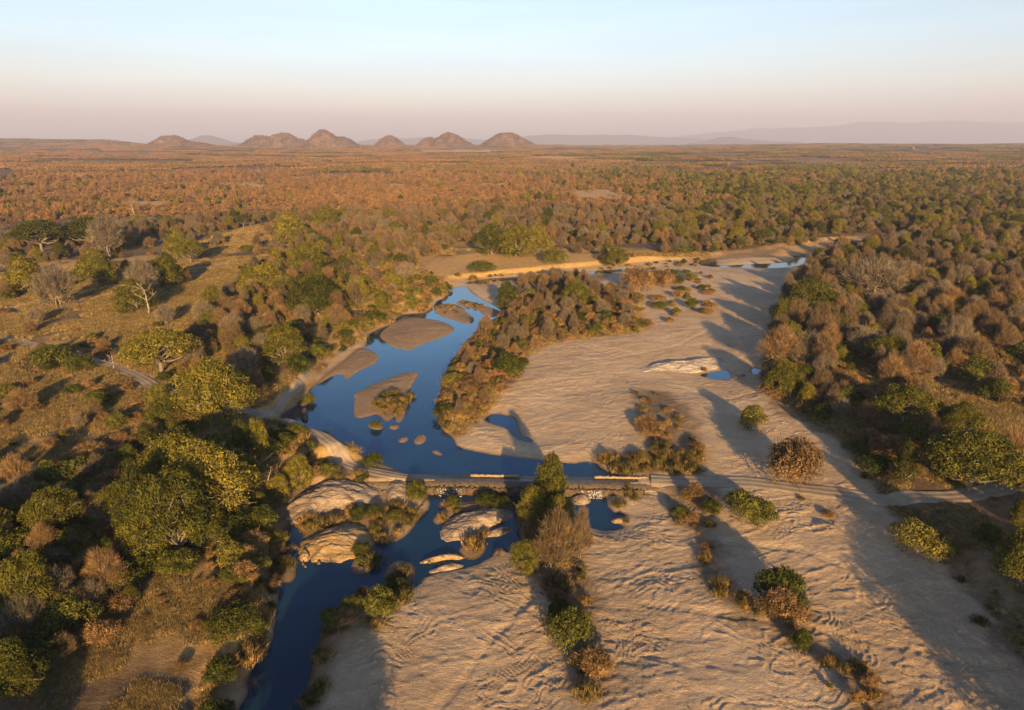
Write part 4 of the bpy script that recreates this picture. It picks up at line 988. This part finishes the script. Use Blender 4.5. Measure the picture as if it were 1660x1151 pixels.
zone([(990,790),(1030,788),(1040,830),(1010,850),(985,820)], {'reed': (15.0,0.65), 'dbush': (1.5,.7)}, 'at the right of the little weir pool', z=-.8, land=None, seed=27)
zone([(1120,880),(1160,870),(1190,960),(1235,1000),(1225,1020),(1180,1000),(1140,940)], {'dbush': (3,.6), 'reed': (13.5,0.65)}, 'along the first scrub line', z=-.5, land=None, clump=.3, seed=28)
zone([(1240,990),(1310,990),(1320,1060),(1290,1070)], {'reed': (12.0,0.65), 'dbush': (1.5,.6)}, 'below the round dark green bush', z=-.6, land=None, seed=29)
zone([(1320,1045),(1370,1070),(1450,1151),(1480,1200),(1390,1200),(1350,1120)], {'reed': (15.0,0.58), 'dbush': (2.5,.6)}, 'along the lowest scrub line', z=-.8, land=None, clump=.35, seed=30)
zone([(1545,940),(1575,950),(1640,1040),(1620,1060),(1570,1000)], {'reed': (7.5,0.43), 'dbush': (2.5,.5)}, 'along the rim of the right hand sand', z=-.4, land=None, seed=31)
zone([(890,925),(945,925),(965,1020),(968,1151),(940,1160),(925,1060),(890,990)], {'dbush': (3.2,.8), 'reed': (15.0,0.72), 'gbush': (.8,.7)}, 'along the near dark scrub line', z=-.8, land=None, seed=32)
zone([(590,950),(650,935),(660,975),(620,1020),(570,1000),(530,1090),(500,1160),(480,1160),(500,1080),(545,980)], {'reed': (18.0,0.68), 'gbush': (2.2,.7), 'dbush': (1.5,.6)}, 'along the right bank of the dark stream', z=-.9, land=None, seed=33)
zone(C8([(440,400),(480,350),(540,350),(530,400),(470,440),(440,430)]), {'gbush': (8,.75), 'reed': (21.0,0.72)}, 'on the small spit right of the golden dome', z=-1, land=None, seed=34)
zone(C8([(560,430),(600,390),(670,410),(665,470),(620,500),(560,480)]), {'gbush': (7,.8), 'reed': (18.0,0.72)}, 'at the left tip of the near sandbank', z=-1, land=None, seed=35)
zone(C8([(520,230),(620,170),(690,190),(650,250),(610,310),(570,330),(520,300)]), {'gbush': (6,.8), 'reed': (24.0,0.72)}, 'between the long outcrop and the stream', z=-.8, land=None, seed=36)
zone(C8([(740,225),(800,180),(860,175),(940,165),(1040,170),(1030,195),(930,190),(850,208),(790,230),(760,250)]), {'gbush': (4.5,.65), 'reed': (21.0,0.68)}, 'behind the broad flat slab', z=-1, land=None, seed=37)
zone(C8([(840,335),(930,320),(940,350),(900,385),(850,370)]), {'reed': (33.0,0.72), 'gbush': (4,.6)}, 'below the broad flat slab', z=-1, land=None, seed=38)
zone(C8([(900,255),(960,255),(950,310),(900,300)]), {'reed': (24.0,0.65), 'gbush': (6,.5)}, 'on the corner of the broad flat slab', z=-1, land=None, seed=39)
zone(C8([(165,395),(225,400),(225,465),(175,470)]), {'reed': (33.0,0.94)}, 'left of the dark stream below the golden dome', z=-1, land=None, seed=40)
zone(C8([(535,70),(600,75),(740,105),(735,125),(600,105),(540,90)]), {'reed': (18.0,0.58), 'gbush': (2,.6)}, 'between the road and the long outcrop', z=0, land=None, seed=41)
zone(C8([(1060,170),(1110,170),(1120,260),(1080,330),(1045,250)]), {'gbush': (4,.9), 'reed': (9.0,0.72)}, 'around the tall dark evergreen', z=-1, land=None, seed=42)
zone(C8([(1110,250),(1250,250),(1320,270),(1290,400),(1230,440),(1140,450),(1110,380)]), {'gbush': (1.5,.8), 'dbush': (4,.9), 'reed': (13.5,0.79)}, 'around the rounded brown tree', z=-1, land=None, seed=43)
zone([(1100,600),(1190,600),(1240,600),(1240,620),(1200,625),(1150,620)], {'dbush': (1.3,.8), 'gbush': (1,.7)}, 'around the small blue pool on the sand', z=.3, land=None, seed=44)
zone([(1240,660),(1300,670),(1400,720),(1480,790),(1420,790),(1360,740),(1260,700)], {'dbush': (1.2,.7), 'reed': (3.8,0.58)}, 'on the grass edging the right thicket', z=1, land=None, clump=.5, seed=45)
zone([(1110,770),(1400,800),(1420,840),(1200,880),(1110,860)], {'dbush': (.35,.5), 'reed': (1.2,0.43)}, 'thinly dotted beside the right track', z=0, land=None, clump=.5, seed=46)
zone([(735,450),(860,445),(1060,428),(1150,420),(1150,430),(1060,440),(860,458),(760,462)], {'reed': (3.0,0.72), 'gbush': (.4,.8)}, 'beside the far channel', z=.3, land=None, seed=47)
zone([(830,470),(860,455),(930,450),(960,470),(900,490),(850,490)], {'bare': (1.55,0.48), 'gbush': (1.0,1)}, 'behind the river island', z=.5, land=None, seed=48)
zone([(1060,405),(1150,395),(1250,385),(1330,380),(1330,392),(1240,402),(1150,414),(1080,420)], {'bare': (1.86,0.60), 'leafy': (.5,.7), 'gbush': (1.2,1.2)}, 'on the outer bank of the far bend', z=1.5, land=None, seed=50)
zone([(0,395),(200,375),(420,350),(430,362),(300,392),(120,420),(0,440)], {'bare': (0.93,0.64), 'leafy': (.2,.7), 'gbush': (.3,1)}, 'in the broken woodland at the upper left', seed=51)
# which are built one by one: those that show largest
def inframe(x, y, z):
    dz = z - CAM_H; zc = y*cp_ - dz*sp_
    u = 830 + F*x/zc; v = 575.5 - F*(y*sp_ + dz*cp_)/zc
    return (-25 < u < 1685) and (150 < v < 1190)
NMAP = {'leafy': 'leafy_tree', 'bare': 'bare_tree', 'gbush': 'green_bush', 'dbush': 'dry_bush', 'reed': 'reed_clump'}
STUFFN = {'leafy': 'woodland_of_green_trees', 'bare': 'woodland_of_bare_trees', 'gbush': 'green_undergrowth', 'dbush': 'dry_undergrowth', 'reed': 'reeds'}
def joined(kind, hd, mat=None):
    out_ = []
    for tm, cm, nm in protos(kind, hd):
        Vs, Fl, ms, n = [], [], [], 0
        m2 = bpy.data.meshes.new(nm + '_whole')
        for k, q in enumerate([cm] + ([tm] if tm else [])):
            v = np.empty(len(q.vertices)*3, np.float32); q.vertices.foreach_get('co', v); Vs.append(v.reshape(-1, 3))
            li = np.empty(len(q.loops), np.int32); q.loops.foreach_get('vertex_index', li)
            sz = np.empty(len(q.polygons), np.int32); q.polygons.foreach_get('loop_total', sz)
            Fl.append((li + n, sz)); ms.append(np.full(len(sz), k, np.int32)); n += len(q.vertices)
        V = np.concatenate(Vs); idx = np.concatenate([a for a, _ in Fl]); sz = np.concatenate([b for _, b in Fl])
        m2.vertices.add(len(V)); m2.vertices.foreach_set('co', V.ravel()); m2.loops.add(len(idx)); m2.loops.foreach_set('vertex_index', idx.astype(np.int32))
        m2.polygons.add(len(sz)); m2.polygons.foreach_set('loop_start', np.concatenate([[0], np.cumsum(sz)[:-1]]).astype(np.int32)); m2.update(calc_edges=True)
        m2.materials.append(mat or cm.materials[0])
        if tm: m2.materials.append(tm.materials[0])
        m2.polygons.foreach_set('material_index', np.concatenate(ms)); out_.append(m2)
    return out_
import re
def short(l):
    return re.split(r' (?:at|in|above|on|of|left|right|below|behind|beside|by|near|nearest|among|with|growing|standing|alone|joined|between|cut|half|under|that|touching) ', l + ' ')[0].split(',')[0].strip()
_sh = [short(h[4]) for h in H_]
_ok = [k for k, s in enumerate(_sh) if len(s.split()) >= 3 and _sh.count(s) == 1]
_px = {}
def toview(x, y, z):
    dz = z - CAM_H; zc = y*cp_ - dz*sp_
    return 830 + F*x/zc, 575.5 - F*(y*sp_ + dz*cp_)/zc
def neighbour_labels(kind, L):
    """index in L -> label naming the one plant of this kind closest on one side of a notable plant"""
    lists = {}
    for k in _ok:
        hu, hv, hw = H_[k][1], H_[k][2], H_[k][3]
        for q, c in enumerate(L):
            u, v = toview(c[0], c[1], c[2]); du, dv = u-hu, v-hv; dd = math.hypot(du, dv*1.4)
            if dd > hw*2.0 + 45 or dd < 4: continue
            side = ('right' if du > 0 else 'left') if abs(du) > abs(dv)*1.4 else ('below' if dv > 0 else 'above')
            lists.setdefault((k, side), []).append((dd, q))
    cand = []
    for key, l in lists.items():
        l.sort()
        for rk, (dd, q) in enumerate(l[:4]): cand.append((dd, rk, key, q))
    res = {}
    for dd, rk, (k, side), q in sorted(cand, key=lambda t: (t[1], t[0])):
        if q in res: continue
        nm = {'leafy': 'green leafy tree', 'bare': 'leafless brown tree', 'gbush': 'low green bush', 'dbush': 'dry brown bush', 'reed': 'clump of reedy grass'}[kind]
        l = nm + ' ' + ('', 'second ', 'third ', 'fourth ')[rk] + 'closest ' + {'left': 'to the left of', 'right': 'to the right of', 'above': 'behind', 'below': 'in front of'}[side] + ' the ' + _sh[k]
        if len(l.split()) <= 16: res[q] = l
    return res
for kind, L in CAND.items():
    P_ = protos(kind, True); cap = 298 - NEARN.get(kind, 0) - (17 if kind == 'leafy' else 0)
    vis = [c for c in L if inframe(c[0], c[1], c[2])]; off = [c for c in L if not inframe(c[0], c[1], c[2])]
    vis.sort(key=lambda c: -c[3]/math.sqrt(c[0]**2 + c[1]**2 + CAM_H**2))
    tallf = kind in ('leafy', 'bare')
    nl_ = neighbour_labels(kind, vis[:cap])
    for q, c in enumerate(vis[:cap]): plant(kind, c[0], c[1], c[3], RNG, nl_.get(q, c[4]), c[4], z=c[2]-.05, tall=tallf)
    rest = vis[cap:] + off
    if rest:
        gn_scatter(STUFFN[kind], joined(kind, True), [(c[0], c[1], c[2]-.05, RNG.rand()*6.28, c[3], RNG.randint(len(P_))) for c in rest], asp=(.86, 1.2) if tallf else (1, 1))
    print('KIND', kind, len(L), 'vis', len(vis))

# ------------------------------------------------------------------ grass tufts on the land, near
def tuft_meshes():
    out_ = []
    for s_ in range(4):
        rng = np.random.RandomState(900+s_); n = 170; b = np.concatenate([rng.normal(size=(n, 2))*.75, np.full((n, 1), -.05)], 1)
        h = .35+.45*rng.rand(n); d_ = rng.normal(size=(n, 2))*.22; tip = b + np.stack([d_[:, 0], d_[:, 1], h], -1)
        wv = rng.normal(size=(n, 3)); wv[:, 2] = 0; wv /= np.linalg.norm(wv, axis=1)[:, None]; wv *= .045
        out_.append(mk('grass_tuft', np.stack([b-wv, b+wv, tip], 1).reshape(-1, 3), np.arange(3*n).reshape(-1, 3), M['grass']))
    return out_
M['grass'] = foliage_mat('dry_grass', [(0, (.16, .12, .055)), (.4, (.28, .20, .085)), (.75, (.42, .29, .12)), (1, (.18, .155, .055))], .15)
def grass():
    rng = np.random.RandomState(4); n = 170000
    a = np.radians(-46 + 92*rng.rand(n)); r = 55 + 330*rng.rand(n)**1.3
    x, y = r*np.sin(a), r*np.cos(a); dc_ = np.maximum(-samp(SC, x, y, -CAP), samp(SL, x, y, -CAP)); _, lv, dw = riverbed(x, y, False)
    e = rng.rand(n) < .3; r = np.where(e, 200 + 360*rng.rand(n), r); x, y = r*np.sin(a), r*np.cos(a); dc_ = np.maximum(-samp(SC, x, y, -CAP), samp(SL, x, y, -CAP)); _, lv, dw = riverbed(x, y, False)
    sp = samp(SP, x, y, -CAP); k = (dc_ > .3) & (dw > .5) & (samp(RD, x, y, CAP) > 2.2)
    k &= np.where(r < 140, fbm(x/6, y/6, 3, 90) > .50, (fbm(x/9, y/9, 3, 90) > .44) | (sp > 0)) & ~((sp > -1) & (x > -75) & (r > 200)) & (~e | (sp > 0))
    x, y = x[k], y[k]; z = height(x, y)
    gn_scatter('dry_grass', tuft_meshes(), np.stack([x, y, z, rng.rand(len(x))*6.28, (.7+.9*rng.rand(len(x)))*np.interp(np.hypot(x, y), [60, 110, 200, 260], [.45, .5, .95, 1.1]), rng.randint(0, 4, len(x))], -1))
grass()
# ------------------------------------------------------------------ the wide bush beyond
def far_ring():
    rng = np.random.RandomState(8)
    n = 90000; a = np.radians(-50 + 100*rng.rand(n)); r = np.sqrt(300**2 + (1500**2-300**2)*rng.rand(n))
    r = np.where(rng.rand(n) < .30, 300 + 500*rng.rand(n), r)
    x, y = r*np.sin(a), r*np.cos(a)
    # keep clear of what the zones already planted
    z0 = height(x, y); dz = z0 - CAM_H; zc = y*cp_ - dz*sp_; u = 830 + F*x/zc; v = 575.5 - F*(y*sp_ + dz*cp_)/zc
    line = np.interp(u, [-200, 0, 480, 1050, 1240, 1720, 1900], [366, 360, 342, 338, 324, 296, 290])
    dc_ = -samp(SC, x, y, CAP*-1)
    keep = (v < line) & (dc_ > 2)
    dens = fbm(x/60, y/45, 3, 95)
    keep &= dens + .25*(fbm(x/240, y/120, 3, 94)-.5) > np.where(u < 1000, .455, .29)
    keep &= samp(SP, x, y, -CAP) < 0
    keep &= (farpale(x, y, z0) < .4) | (rng.rand(n) < .12)
    # bare golden clearings
    x, y, z0, u, v = x[keep], y[keep], z0[keep], u[keep], v[keep]; n = len(x)
    gfrac = np.interp(u, [0, 300, 800, 1000, 1200, 1660], [.05, .05, .07, .22, .45, .5])*np.interp(v, [230, 262, 275, 400], [.4, .6, 1, 1])
    rr_ = np.hypot(x, y); gfrac = gfrac + .45*ss(.42, .52, fbm(x/260, y/90, 3, 96))*ss(650, 800, rr_)*ss(850, 980, u) + .5*(fbm(x/160, y/110, 3, 97) > .60)*(u > 700) + .35*((u < 420) & (v > 300) & (v < 345))*(fbm(x/60, y/60, 2, 98) > .5)
    green = rng.rand(n) < gfrac
    # heroes' zone trees use the same shapes; here only the light ones
    sB = np.where(rng.rand(n) < .12, .9, .52)*np.exp(rng.normal(size=n)*.22)*np.interp(u, [600, 1200], [.85, 1.15])
    near = np.hypot(x, y) < 640
    for nm, k, kind, mat, hd, s in (('green_woodland', green & near, 'leafy', None, True, sB*.9), ('brown_woodland', ~green & near, 'bare', M['farbrown'], True, sB), ('far_green_woodland', green & ~near, 'leafy', None, False, sB*.9), ('far_brown_woodland', ~green & ~near, 'bare', M['farbrown'], False, sB)):
        src = joined(kind, hd, mat); q = np.where(k)[0]
        gn_scatter(nm, src, np.stack([x[q], y[q], z0[q]-.2, rng.rand(len(q))*6.28, s[q], rng.randint(0, len(src), len(q))], -1), asp=(.86, 1.2))
        print(nm, len(q))
    # low bushes between
    n = 40000; a = np.radians(-50 + 100*rng.rand(n)); r = 280 + 900*rng.rand(n)**.9; x, y = r*np.sin(a), r*np.cos(a)
    z0 = height(x, y); dz = z0 - CAM_H; zc = y*cp_ - dz*sp_; u = 830 + F*x/zc; v = 575.5 - F*(y*sp_ + dz*cp_)/zc
    keep = (v < np.interp(u, [-200, 0, 480, 1050, 1240, 1720, 1900], [366, 360, 342, 338, 324, 296, 290])) & (-samp(SC, x, y, CAP*-1) > 2) & (samp(SP, x, y, -CAP) < 0)
    keep &= farpale(x, y, z0) < .5
    x, y, z0 = x[keep], y[keep], z0[keep]; src = joined('dbush', False, M['farbrown'])
    gn_scatter('far_low_scrub', src, np.stack([x, y, z0-.1, rng.rand(len(x))*6.28, .8+.8*rng.rand(len(x)), rng.randint(0, 3, len(x))], -1))
far_ring()
def patch_meshes(mat, seed, nc=95, size=52):
    out_ = []
    for s_ in range(4):
        rng = np.random.RandomState(seed+s_); lb = []
        for _ in range(nc):
            R = 1.2+1.5*rng.rand(); lb.append((rng.rand()*size-size/2, rng.rand()*size-size/2, R*.9+.4, R, R*.8))
        V, q = leaves(rng, nc*22, lb, .8, 1.1, .8, .7)
        out_.append(mk('bush_patch', V, q, mat))
    return out_
def far_patches():
    rng = np.random.RandomState(12)
    n = 26000; a = np.radians(-50 + 100*rng.rand(n)); r = np.sqrt(1350**2 + (6500**2-1350**2)*rng.rand(n)); r = np.where(rng.rand(n) < .3, 1350+1700*rng.rand(n), r)
    x, y = r*np.sin(a), r*np.cos(a); keep = fbm(x/330, y/150, 4, 99) > .46; x, y, r = x[keep], y[keep], r[keep]
    z = height(x, y); kk = farpale(x, y, z) < .3; x, y, r, z = x[kk], y[kk], r[kk], z[kk]; u = 830 + 1160*x/y; gf = np.interp(u, [0, 900, 1100, 1660], [.06, .14, .35, .45]) + .5*(fbm(x/500, y/260, 3, 101) > .60)
    green = rng.rand(len(x)) < gf
    for nm, k, m_, sd in (('distant_green_bush', green, M['leaf'], 1), ('distant_brown_bush', ~green, M['farbrown'], 20)):
        src = patch_meshes(m_, sd); q = np.where(k)[0]
        gn_scatter(nm, src, np.stack([x[q], y[q], z[q]-.4, rng.rand(len(q))*6.28, .9+.5*rng.rand(len(q)), rng.randint(0, 4, len(q))], -1)); print(nm, len(q))
far_patches()

# ------------------------------------------------------------------ hills
def hillmat():
    m, t, b, o = mat_new('hill'); tc = N(t, 'ShaderNodeTexCoord'); P = tc.outputs['Object']
    c = ramp(t, noise(t, .02, 6, .7, P), [(.35, (.075, .055, .042)), (.5, (.17, .11, .072)), (.65, (.27, .17, .11))])
    c = mix(t, .8, c, ramp(t, noise(t, .09, 5, .75, P), [(.38, (.35, .33, .3)), (.6, (1.3, 1.2, 1.1))]), 'MULTIPLY')
    t.links.new(c, b.inputs['Base Color']); bump(t, noise(t, .06, 6, .75, P), 1.0, 9, b); return m
M['hill'] = hillmat()
KOP = []
def hill(bumps, dist, label=None, seed=0, mat='hill', rough=1.0, name='hill', nb=260):
    """bumps: (u centre, v peak, half width px)"""
    uc = sum(b[0] for b in bumps)/len(bumps); half = max(abs(b[0]-uc)+b[2] for b in bumps)*1.25
    k = dist/1160; cx = (uc-830)*k; R = half*k
    m = 150; g_ = np.linspace(-1, 1, m); A, B = np.meshgrid(g_, g_, indexing='ij'); x = cx + A*R; y = dist + B*R*.8
    base = height(x, y); z = np.zeros_like(x)
    for (u, v, hw) in bumps:
        bx = (u-830)*k; hz = CAM_H + (HORV-v)/1214*dist - float(height(np.array([bx]), np.array([dist]))[0])
        d_ = np.hypot(x-bx, (y-dist)*1.15)/(hw*k); d_ = d_*(1+.25*(fbm(x/(90)+seed, y/90, 3, 110+seed)-.5))
        z = np.maximum(z, hz*np.clip(1-d_, 0, 1)**1.0*(1-.25*np.clip(1-d_, 0, 1)))if False else np.maximum(z, hz*(.55*(1-ss(0, 1, np.clip(d_, 0, 1))) + .45*(1-np.clip(d_, 0, 1)**2)))
    z = z*(1 + rough*.16*(fbm(x/60, y/60, 4, 120+seed)-.5)*2) + rough*5.5*np.clip(z/40, 0, 1)*(ridge(x/38, y/38, 3, 121+seed)-.5)
    edge = np.maximum(np.abs(A), np.abs(B)); zz = base + z - 3 - 12*ss(.9, 1, edge)
    i = np.arange(m-1)[:, None]; j = np.arange(m-1)[None, :]
    V = np.stack([x-cx, y-dist, zz], -1).reshape(-1, 3)
    o = obj(name, mk(name, V, np.stack([i*m+j, (i+1)*m+j, (i+1)*m+j+1, i*m+j+1], -1).reshape(-1, 4), M[mat], False), loc=(cx, dist, 0)); o['kind'] = 'structure'
    rng = np.random.RandomState(seed); n = nb*6; ii = rng.randint(0, m, n); jj = rng.randint(0, m, n); ok = z[ii, jj] > 8
    for a, b in zip(ii[ok][:nb*3], jj[ok][:nb*3]): KOP.append((x[a, b]+rng.normal()*4, y[a, b]+rng.normal()*4, zz[a, b]-.5, rng.rand()*6.28, .4+.5*rng.rand(), rng.randint(0, 4)))
hill([(278,219,52),(305,229,60)], 4300, seed=1)
hill([(457,214.5,50),(425,218,46),(480,224,45)], 4600, seed=2)
hill([(527,211.5,46),(550,220,42)], 4300, seed=3)
hill([(632,220,30)], 4700, seed=4)
hill([(727,214.5,46),(697,221,28)], 4500, seed=5)
hill([(824,214.5,52)], 4700, seed=6)
gn_scatter('hillside_scrub', joined('bare', False, M['farbrown']), KOP)
def mountmat():
    m, t, b, o = mat_new('mountain'); tc = N(t, 'ShaderNodeTexCoord')
    t.links.new(ramp(t, noise(t, .002, 6, .7, tc.outputs['Object']), [(.35, (.10, .09, .08)), (.65, (.20, .16, .13))]), b.inputs['Base Color']); return m
M['mount'] = mountmat()
def mountain(prof, dist, depth, seed, name='mountain'):
    """prof: (u, v) skyline points"""
    us = np.array([p[0] for p in prof], float); vs = np.array([p[1] for p in prof], float); n = 260; m = 40
    u = np.linspace(us[0], us[-1], n); v = np.interp(u, us, vs) ; x = (u-830)/1160*dist
    H = np.maximum((HORV - v)/1214*dist + CAM_H + 80, 0); b = np.linspace(-1, 1, m)
    X = np.repeat(x[:, None], m, 1); Y = dist + b[None, :]*depth/2 + 0*X
    Z = H[:, None]*(1-np.abs(b[None, :]))**.8*(1+.10*(fbm(X/900, Y/900, 4, 130+seed)-.5)*2*(1-0*b)) - 90
    i = np.arange(n-1)[:, None]; j = np.arange(m-1)[None, :]; cx = float(x.mean())
    o = obj(name, mk(name, np.stack([X-cx, Y-dist, Z], -1).reshape(-1, 3), np.stack([i*m+j, (i+1)*m+j, (i+1)*m+j+1, i*m+j+1], -1).reshape(-1, 4), M['mount']), loc=(cx, dist, 0)); o['kind'] = 'structure'
mountain([(296,231),(315,224),(330,219),(342,219),(356,223),(375,229),(390,231)], 13000, 2500, 1)
mountain([(570,230),(600,225),(640,223),(700,222),(760,224),(830,226),(855,219),(900,217),(950,219),(1010,217),(1060,220),(1110,222),(1150,224),(1200,228)], 19000, 4000, 2)
mountain([(1120,231),(1150,226),(1168,221),(1185,219),(1205,223),(1240,226),(1300,229)], 14500, 2500, 3)
mountain([(1080,222),(1150,215),(1220,208),(1300,206),(1360,201),(1400,196),(1425,193),(1450,196),(1500,198),(1560,195),(1620,197),(1680,196),(1800,200),(1950,206)], 26000, 6000, 4)

# a small white house far off on the right skyline
def far_house():
    x, y = W(1483, 237.2, 30); x, y = (1483-830)/1160*3300, 3300.; z = ground_z(x, y)
    r = bpy.data.objects.new('house', None); sc.collection.objects.link(r); r.location = (x, y, z+.5); r.scale = (.6, .6, .6); tag(r, 'tiny white house far off among the trees on the right skyline', 'house')
    m1, t, b, _ = mat_new('white_wall'); b.inputs['Base Color'].default_value = (.5, .45, .4, 1); M['wall_'] = m1
    m2, t, b, _ = mat_new('tin_roof'); b.inputs['Base Color'].default_value = (.30, .25, .22, 1)
    V = [(-7, -4, 0), (7, -4, 0), (7, 4, 0), (-7, 4, 0), (-7, -4, 4), (7, -4, 4), (7, 4, 4), (-7, 4, 4)]
    obj('wall', mk('house_wall', V, np.array([(0, 1, 5, 4), (1, 2, 6, 5), (2, 3, 7, 6), (3, 0, 4, 7)]), m1), r)
    V = [(-7.6, -4.6, 3.9), (7.6, -4.6, 3.9), (7.6, 4.6, 3.9), (-7.6, 4.6, 3.9), (-5, 0, 6.2), (5, 0, 6.2)]
    obj('roof', mk('house_roof', V, [np.array([(0, 1, 5, 4), (2, 3, 4, 5)]), np.array([(1, 2, 5), (3, 0, 4)])], m2), r)
far_house()

# ------------------------------------------------------------------ haze
def haze():
    R, z0, z1 = 30500., -75., 1050.
    V = np.array([(sx*R, sy*R, z) for z in (z0, z1) for sx, sy in ((-1, -1), (1, -1), (1, 1), (-1, 1))])
    q = np.array([(0, 3, 2, 1), (4, 5, 6, 7), (0, 1, 5, 4), (1, 2, 6, 5), (2, 3, 7, 6), (3, 0, 4, 7)])
    m = bpy.data.materials.new('haze'); m.use_nodes = True; t = m.node_tree; t.nodes.clear()
    o = N(t, 'ShaderNodeOutputMaterial'); v = N(t, 'ShaderNodeVolumePrincipled')
    v.inputs['Color'].default_value = (.72, .74, .98, 1); v.inputs['Density'].default_value = HAZE_D; v.inputs['Anisotropy'].default_value = 0
    t.links.new(v.outputs[0], o.inputs['Volume'])
    ob = obj('haze', mk('haze', V, q, m)); ob['kind'] = 'stuff'
HAZE_D = 8.0e-5
haze()
